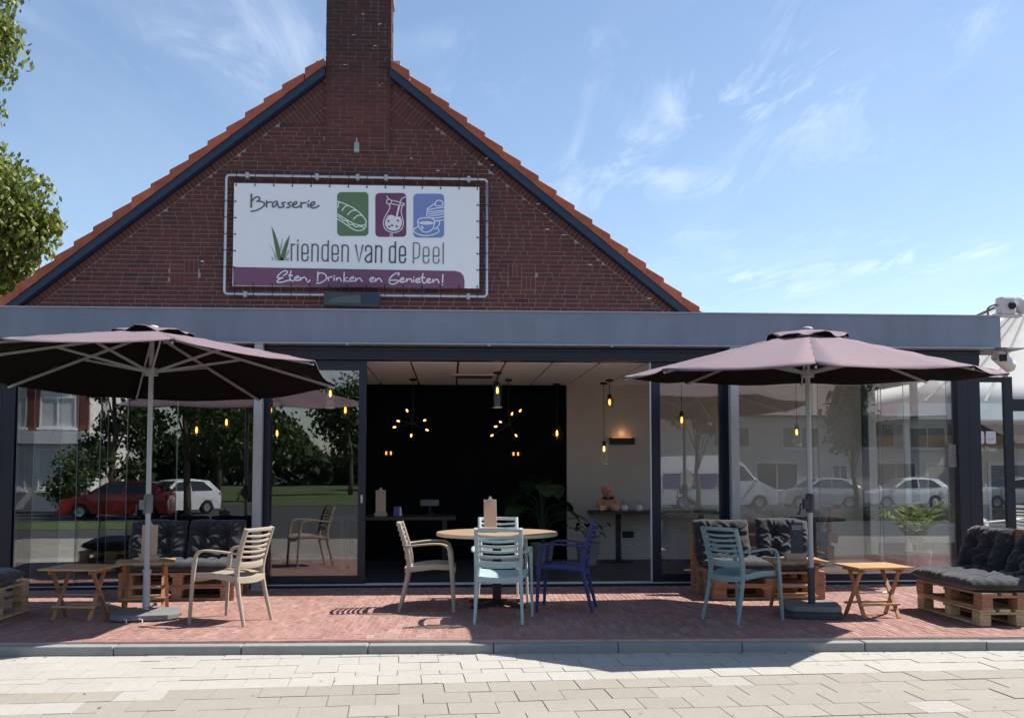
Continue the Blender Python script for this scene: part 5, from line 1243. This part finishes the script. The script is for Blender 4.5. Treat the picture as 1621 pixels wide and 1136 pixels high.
# ------------------------------------------------------------------ trees
def tree(x, y, h, cr, n, label, mat='leaf_dark', seed=1, size=.16, trunk_r=.16, low=.3, z0=None, droop=0.3, lobes=11, LL=None, name='tree', group='trees around the square'):
    rt = random.Random(seed); zb = gz(y) if z0 is None else z0
    t = thing(name, label, 'tree', (x, y, zb), 0, group)
    m_ = MB(); top = h * .8; pts = [Vector((rt.uniform(-.06, .06) * k, rt.uniform(-.06, .06) * k, top * k / 6)) for k in range(7)]; pts[0] = Vector((0, 0, -.05))
    m_.tube(pts, [trunk_r * (1.2 - .15 * k) if k < 6 else trunk_r * .2 for k in range(7)], 8)
    L = []
    for (lx, ly, lz, lr) in (LL or []):
        c_ = Vector((lx, ly, lz)); L.append((c_, lr)); st_ = pts[min(5, max(1, int(6 * (lz - 1) / h)))]; m_.tube([st_, st_.lerp(c_, .55) + Vector((0, 0, .15)), c_], [trunk_r * .4, trunk_r * .25, trunk_r * .06], 5)
    for i in range(lobes if not LL else 0):
        a_ = rt.uniform(0, 6.28); zz = h * (low + (1 - low) * (.12 + .80 * (i + .5) / lobes)); prof = math.sin(math.pi * min(.97, max(.12, (zz / h - low) / (1 - low) * .85 + .12)))
        rr = cr * prof * rt.uniform(.35, .72); c_ = Vector((math.cos(a_) * rr, math.sin(a_) * rr, zz)); L.append((c_, cr * rt.uniform(.33, .52)))
        st_ = pts[min(5, max(1, int(6 * zz / h * .75)))]; m_.tube([st_, st_.lerp(c_, .55) + Vector((0, 0, .12)), c_], [trunk_r * .38, trunk_r * .22, trunk_r * .06], 5)
    m_.build('trunk', 'bark', t, smooth='all')
    f = MB(); bag = []
    for q in L: bag += [q] * max(1, int(10 * q[1] ** 1.6))
    for i in range(n):
        c_, r_ = bag[i % len(bag)]
        d_ = Vector((rt.gauss(0, 1), rt.gauss(0, 1), rt.gauss(0, 1))).normalized(); rad = r_ * (rt.random() ** .38) * (1 + .28 * math.sin(5 * d_.x + 3 * d_.z + i % lobes))
        p = c_ + Vector((d_.x * rad, d_.y * rad, d_.z * rad * .85))
        a_ = Vector((rt.uniform(-1, 1), rt.uniform(-1, 1), rt.uniform(-1, .5) - droop)).normalized(); b_ = a_.cross(Vector((rt.uniform(-1, 1), rt.uniform(-1, 1), rt.uniform(-1, 1)))).normalized()
        s_ = size * rt.uniform(.6, 1.25)
        f.add([p - a_ * s_ * .5, p + b_ * s_ * .28, p + a_ * s_ * .5, p - b_ * s_ * .28], [(0, 1, 2, 3)], rt.random())
    f.build('crown', mat, t, tone=True, recalc=False)
    return t
tree(-11.6, 9.0, 13.5, 3.1, 42000, 'tall sunlit leafy tree at the left edge behind the roof', 'leaf_sun', 12, .15, .22, .22, z0=-.15, droop=.7,
     LL=[(2.2, -.2, 6.3, 1.15), (2.75, -.4, 6.95, .8), (2.95, -.3, 6.2, .72), (3.35, -.2, 6.45, .38), (1.9, 0, 5.2, 1.0), (2.5, -.3, 5.5, .7), (2.1, .1, 7.5, .75), (1.9, 0, 8.9, .45),
         (1.7, 0, 10.1, .95), (2.25, -.2, 10.5, .5), (1.4, 0, 11.6, 1.1), (2.1, 0, 11.7, .6), (.3, 0, 7, 1.8), (-.5, 0, 9.5, 2.0), (-1.2, .5, 6.5, 1.9), (0, .8, 12, 1.6), (.8, .4, 4.6, 1.2)])
# across the street (seen in the glass)
tree(-11.6, -48, 6.4, 2.8, 3600, 'round green tree on the lawn across the street', 'leaf_dark', 22, .34, lobes=9)
tree(-7.2, -62, 8.2, 3.4, 3600, 'dark broad tree far across the lawn', 'leaf_dark', 23, .4, lobes=9)
tree(1.2, -64, 5.6, 3.0, 3200, 'reddish purple tree across the street before the brick house', 'leaf_purple', 24, .36, lobes=9)
tree(-17.5, -66, 8.5, 3.6, 3200, 'large dark tree behind the lawn, left', 'leaf_dark', 25, .45, lobes=9)
tree(6.6, -70, 7.5, 3.4, 3200, 'dark tree at the end of the lawn near the brick house', 'leaf_dark', 26, .45, lobes=9)
tree(18.4, -33, 6.2, 1.7, 3000, 'slim street tree in front of the parked silver car', 'leaf_dark', 27, .28, trunk_r=.11, low=.42, lobes=8)
tree(11.3, -33.5, 6.6, 1.5, 2400, 'slim street tree in front of the white van', 'leaf_dark', 28, .28, trunk_r=.1, low=.52, lobes=8)
tree(-15.5, -31.5, 2.6, 1.4, 2600, 'clipped dark shrub before the apartment house', 'leaf_dark', 29, .2, trunk_r=.06, low=.08, lobes=8)
tree(30.5, -32, 7.5, 2.4, 2600, 'street tree at the far right of the parking row', 'leaf_dark', 30, .32, trunk_r=.14, low=.35, lobes=8)
hd_ = MB(); rh = random.Random(9)
for i in range(9000):
    x, y = rh.uniform(7.5, 22), rh.uniform(-25.6, -24.8); zz = gz(y) + rh.uniform(0, .38)
    a_ = Vector((rh.uniform(-1, 1), rh.uniform(-1, 1), rh.uniform(.1, 1))).normalized(); b_ = a_.cross(Vector((rh.uniform(-1, 1), rh.uniform(-1, 1), .2))).normalized(); s_ = .1; p = Vector((x, y, zz))
    hd_.add([p - a_ * s_, p + b_ * s_ * .5, p + a_ * s_, p - b_ * s_ * .5], [(0, 1, 2, 3)], rh.random())
tag(hd_.build('hedge_plants', 'leaf_dark', tone=True, recalc=False), 'low green ground cover along the parking verge', 'ground cover', kind='stuff')
wd_ = MB()
for i in range(16000):
    x = rh.uniform(-70, 30); y = rh.uniform(-112, -100); hh = 5 + 2.5 * math.sin(x * .21) + 1.5 * math.sin(x * .53); zz = gz(y) + rh.random() ** .7 * hh
    a_ = Vector((rh.uniform(-1, 1), rh.uniform(-1, 1), rh.uniform(-1, 1))).normalized(); b_ = a_.cross(Vector((0, .3, 1))).normalized(); s_ = rh.uniform(.4, .8); p = Vector((x, y, zz))
    wd_.add([p - a_ * s_, p + b_ * s_ * .6, p + a_ * s_, p - b_ * s_ * .6], [(0, 1, 2, 3)], rh.random() * .6)
tag(wd_.build('far_wood', 'leaf_dark', tone=True, recalc=False), 'dark far-off belt of trees beyond the lawn', 'wood', kind='stuff')

tree(-10.1, -27.9, 7.6, 2.6, 3000, 'broad tree added to shade the red parked car', 'leaf_dark', 31, .3, trunk_r=.13, low=.38, lobes=9)  # tree added between sun and red car so its shadow darkens the paint
tree(-14.9, -33.6, 9.0, 2.1, 4200, 'dense dark conifer-like tree beside the apartment house', 'leaf_dark', 33, .3, trunk_r=.15, low=.06, lobes=13)
# ------------------------------------------------------------------ houses across the street
def building(name, label, x0, x1, y, h, mat, rows, roof=None, depth=8, extra=None):
    zb = gz(y); t = thing(name, label, 'building', ((x0 + x1) / 2, y, zb))
    cx_ = (x0 + x1) / 2; hw_ = (x1 - x0) / 2
    m_ = MB(); m_.span((-hw_, -depth, -.2), (hw_, 0, h)); m_.build('wall', mat, t)
    if roof:
        rh_, ov, rm_ = roof; m_ = MB(); m_.prism([(-depth - ov, h - .05), (ov, h - .05), (ov, h + .12), (-depth / 2, h + rh_), (-depth - ov, h + .12)], -hw_ - ov, hw_ + ov, plane='yz', back=True); m_.build('roof', rm_, t)
        m_ = MB(); m_.span((-hw_ - ov, ov + .005, h - .02), (hw_ + ov, ov + .13, h + .12)); m_.build('gutter', 'window_white', t)
    for (z0, z1, w2, xs, kind) in rows:
        for xc in xs:
            xl = xc - cx_; m_ = MB(); fw = .07
            m_.span((xl - w2 / 2, .005, z0), (xl - w2 / 2 + fw, .06, z1)); m_.span((xl + w2 / 2 - fw, .005, z0), (xl + w2 / 2, .06, z1)); m_.span((xl - w2 / 2 + fw, .005, z1 - fw), (xl + w2 / 2 - fw, .06, z1)); m_.span((xl - w2 / 2 + fw, .005, z0), (xl + w2 / 2 - fw, .06, z0 + fw)); m_.span((xl - .03, .005, z0 + fw), (xl + .03, .055, z1 - fw))
            w_ = m_.build('window', 'window_white', t)
            m_ = MB(); m_.span((xl - w2 / 2 + fw, .006, z0 + fw), (xl + w2 / 2 - fw, .02, z1 - fw)); m_.build('pane', 'window_glass' if kind != 'c' else 'curtain', w_)
            m_ = MB(); m_.span((xl - w2 / 2 - .08, .005, z0 - .1), (xl + w2 / 2 + .08, .16, z0 - .005)); m_.build('sill', 'window_white', w_)
    return t
b1 = building('apartment_house', 'beige apartment house with white windows reflected at the left', -31, -17.4, -38, 8.2, 'plaster_pale',
              [(.9, 2.9, 1.7, [-18.9, -21.2, -23.5, -25.8], 'c'), (3.9, 5.4, 1.7, [-18.9, -21.2, -23.5, -25.8], 'c'), (6.2, 7.5, 1.7, [-18.9, -21.2, -23.5], 'c')], (2.6, .4, 'far_roof'))
for x in (-20.05, -17.75, -22.35):
    m_ = MB(); m_.span((x + 24.2 - .3, .004, 3.0 if x > -18 else 3.6), (x + 24.2 + .3, .05, 7.9)); m_.build('brick_pier', 'far_brick', b1)
m_ = MB(); m_.span((-6.8, .005, 3.15), (6.8, .35, 3.75)); m_.build('band', 'window_white', b1)
m_ = MB(); m_.span((-6.8, 6.0, -.2), (3.0, 6.25, .65)); gw = m_.build('garden_wall', 'far_brick', b1)
b2 = building('row_house', 'long plastered row house reflected behind the parked van', 6.0, 31.5, -49, 5.2, 'plaster',
              [(3.2, 4.5, 2.3, [8.2, 11.6, 17.2, 21.5, 26.3, 29.6], 'g'), (.6, 2.3, 2.6, [8.5, 14.5, 20.0, 27.5], 'g'), (.1, 2.2, 1.0, [11.8, 17.4, 24.0], 'g')], (3.2, .5, 'far_roof'), 9)
b3 = building('brick_bungalow', 'low brick house with red roof reflected in the sliding door', -6.2, 1.2, -74, 3.0, 'far_brick',
              [(.8, 2.1, 1.6, [-4.6, -2.2, -.2], 'g')], (2.8, .4, 'far_roof_red'))
b4 = building('white_garage', 'pale low garage at the right end of the street', 33, 44, -44, 3.4, 'plaster_pale', [(.3, 2.4, 2.6, [35.5, 39.5], 'g')], (1.5, .3, 'far_roof'))
# ------------------------------------------------------------------ parked vehicles
def wheel(t, x, s_, hw_, r_):
    m_ = MB(); m_.lathe([(r_ * .62, -.1), (r_ * .95, -.1), (r_, -.06), (r_, .06), (r_ * .95, .1), (r_ * .62, .1)], 24, cap=False); w_ = m_.build('wheel', 'tyre', t, smooth=True)
    w_.rotation_euler = (R(90), 0, 0); w_.location = (x, s_ * (hw_ - .09), r_)
    m_ = MB(); m_.lathe([(.03, .075), (r_ * .3, .06), (r_ * .62, .07)], 10, cap=False); m_.lathe([(.03, -.075), (r_ * .3, -.06), (r_ * .62, -.07)], 10, cap=False); m_.lathe([(r_ * .6, -.05), (r_ * .6, .05)], 16); m_.build('rim', 'rim', w_)
def vehicle(name, label, x, y, rz, paint, prof, belt, hw_, wheels, wr, windows, front, rear, tuck=.16):
    """prof: side outline (x,z) front to back along the top; belt: height where the cabin tapers in"""
    t = thing(name, label, name.split('_')[-1], (x, y, gz(y)), rz, 'vehicles parked across the street')
    zt = max(p[1] for p in prof); m_ = MB()
    def half(p):
        z = p[1]; return hw_ if z <= belt else hw_ - tuck * (z - belt) / (zt - belt)
    # body skin: strips across the outline
    top = prof; n_ = len(top)
    ring_ = []
    for px_, pz in top:
        w2 = half((px_, pz)); zb_ = .22
        for wx in wheels:
            if abs(px_ - wx) < wr * 1.12: zb_ = max(zb_, math.sqrt(max(0, (wr * 1.14) ** 2 - (px_ - wx) ** 2)) + wr * .9)
        zs = [zb_, max(zb_, min(.62, pz)), max(zb_, min(belt, pz)), max(zb_, min(pz, belt + (pz - belt) * .5)) if pz > belt else pz, pz]
        ws2 = [hw_ - .03, hw_, min(hw_, half((0, zs[2]))), half((0, zs[3])), w2 - .03]
        ring_.append([(px_, -ws2[k], zs[k]) for k in range(5)] + [(px_, 0, pz + .012)] + [(px_, ws2[k], zs[k]) for k in (4, 3, 2, 1, 0)])
    for r_ in ring_: m_.v += r_
    k_ = 11
    for i in range(n_ - 1):
        for j in range(k_ - 1): m_.f.append([i * k_ + j, i * k_ + j + 1, (i + 1) * k_ + j + 1, (i + 1) * k_ + j]); m_.t.append(.5); m_.m.append(0)
    m_.f += [list(range(k_)), list(range((n_ - 1) * k_, n_ * k_))]; m_.t += [.5, .5]; m_.m += [0, 0]
    m_.build('body', paint, t, smooth=True)
    m_ = MB(); m_.span((top[-1][0] + .1, -hw_ + .12, .2), (top[0][0] - .1, hw_ - .12, .5)); m_.build('underbody', 'tyre', t)
    for wx in wheels:
        for s_ in (-1, 1): wheel(t, wx, s_, hw_, wr)
    for poly in windows:
        for s_ in (-1, 1):
            m_ = MB(); pts3 = []
            for (px_, pz) in poly: pts3.append((px_, s_ * (half((px_, pz)) + .012), pz))
            m_.add(pts3, [tuple(range(len(poly)))]); m_.build('side_window', 'window_glass', t, recalc=False)
    for (nm, pa, pb, mt, inset) in front + rear:
        wa, wb = half(pa) - inset, half(pb) - inset; dx = .02 if pa[0] > 0 else -.02
        m_ = MB(); m_.add([(pa[0] + dx, -wa, pa[1] + .015), (pa[0] + dx, wa, pa[1] + .015), (pb[0] + dx, wb, pb[1] + .015), (pb[0] + dx, -wb, pb[1] + .015)], [(0, 1, 2, 3)]); m_.build(nm, mt, t, recalc=False)
    xf, xr = top[0][0], top[-1][0]
    for s_ in (-1, 1):
        m_ = MB(); m_.ellipsoid((xf - .14, s_ * (hw_ - .22), .70), (.17, .2, .085)); m_.build('headlight', 'lamp_clear', t, smooth='all')
        m_ = MB(); m_.ellipsoid((xr + .08, s_ * (hw_ - .12), .88), (.12, .14, .13)); m_.build('tail_light', 'lamp_red', t, smooth='all')
        m_ = MB(); m_.ellipsoid((front[0][1][0] - .05, s_ * (hw_ + .08), belt + .06), (.07, .1, .07)); m_.build('mirror', paint, t, smooth='all')
    return t
def dense(P, n=5):
    o = []
    for a_, b_ in zip(P, P[1:]):
        for k in range(n): o.append((a_[0] + (b_[0] - a_[0]) * k / n, a_[1] + (b_[1] - a_[1]) * k / n))
    return o + [P[-1]]
hatch = dense([(2.0, .55), (1.92, .78), (1.2, .95), (.95, 1.0), (.25, 1.43), (-.6, 1.5), (-1.45, 1.42), (-1.9, 1.02), (-1.98, .9), (-1.98, .5)])
hwin = [[(.78, 1.02), (.22, 1.36), (-.35, 1.42), (-.35, 1.0)], [(-.42, 1.0), (-.42, 1.42), (-1.1, 1.38), (-1.5, 1.08), (-1.5, 1.02)]]
hf = [('windscreen', (.92, 1.02), (.28, 1.42), 'window_glass', .09)]; hr_ = [('rear_window', (-1.86, 1.06), (-1.5, 1.38), 'window_glass', .1), ('number_plate', (-1.99, .62), (-1.99, .73), 'lamp_clear', .55)]
def hatchback(x, y, rz, paint, label): return vehicle('parked_car', label, x, y, rz, paint, hatch, 1.0, .86, (1.25, -1.22), .31, hwin, hf, hr_)
hatchback(18.3, -37.4, R(180), 'paint_silver', 'silver hatchback parked next to the van nose, mirrored in the glass')
hatchback(22.6, -37.2, R(180), 'paint_white', 'pale hatchback parked right of the silver one, mirrored in the glass')
hatchback(28.6, -37.0, R(180), 'paint_white', 'white hatchback mirrored in the windscreen at the right edge')
hatchback(-12.9, -28.5, R(176), 'paint_red', 'red hatchback mirrored behind the left parasol pole')
hatchback(-11.9, -32.2, R(128), 'paint_white', 'white hatchback mirrored right of the red car')
vp = dense([(2.85, .6), (2.8, .95), (2.1, 1.28), (1.85, 1.4), (1.15, 2.2), (.75, 2.5), (.2, 2.58), (-2.75, 2.55), (-2.85, 2.4), (-2.85, .5)])
van = vehicle('panel_van', 'white panel van with a purple panel parked across the street', 12.95, -37.0, 0, 'paint_white', vp, 1.35, 1.0, (1.95, -1.75), .34,
              [[(1.72, 1.42), (1.15, 2.05), (.72, 2.1), (.72, 1.38)]], [('windscreen', (1.83, 1.45), (1.05, 2.26), 'window_glass', .1)], [('rear_window', (-2.86, 1.5), (-2.86, 2.1), 'window_glass', .2)], .12)
m_ = MB(); m_.prism([(-2.75, .98), (-.25, .98), (-.08, 1.72), (-2.75, 1.72)], 1.006, 1.012, back=True); vpn = m_.build('purple_panel', 'van_purple', van)
m_ = MB(); m_.prism([(-1.6 + .36 * math.cos(k * .3307), 1.4 + .5 * math.sin(k * .3307)) for k in range(19)], 1.0125, 1.018, back=True); m_.build('oval_emblem', 'print_p', vpn)
m_ = MB(); m_.prism([(-1.6 + .31 * math.cos(k * .3307), 1.4 + .45 * math.sin(k * .3307)) for k in range(19)], 1.0185, 1.022, back=True); m_.build('oval_emblem', 'plaster', vpn)
m_ = MB(); m_.prism([(.18 + .36 * math.cos(k * .3307), 1.3 + .5 * math.sin(k * .3307)) for k in range(19)], 1.0055, 1.0115, back=True); m_.build('oval_emblem', 'print_p', van)

# ------------------------------------------------------------------ dry leaves and grit blown against the kerb
lt = MB(); rl = random.Random(77)
for i in range(150):
    if i < 80: p = kp(rl.uniform(-1, 9.5), .135 + abs(rl.gauss(0, .10))); z = ROAD + .004
    elif i < 115: p = (rl.uniform(-3.5, 5), rl.uniform(-6.2, -4.2)); z = ROAD + .004
    else: p = (rl.uniform(-3.5, 5.5), rl.uniform(-3.4, -.4)); z = .004
    a_ = rl.uniform(0, 6.28); s_ = rl.uniform(.006, .022); q = Vector((p[0], p[1], z)); d1 = Vector((math.cos(a_), math.sin(a_), rl.uniform(0, .25))) * s_; d2 = Vector((-math.sin(a_), math.cos(a_), rl.uniform(0, .2))) * s_ * .45
    lt.add([q - d1 + Vector((0, 0, .001)), q + d2, q + d1, q - d2], [(0, 1, 2, 3)], rl.random())
tag(lt.build('leaf_litter', 'bark', recalc=False), 'dry leaf bits and grit scattered on the paving', 'leaf litter', kind='stuff')
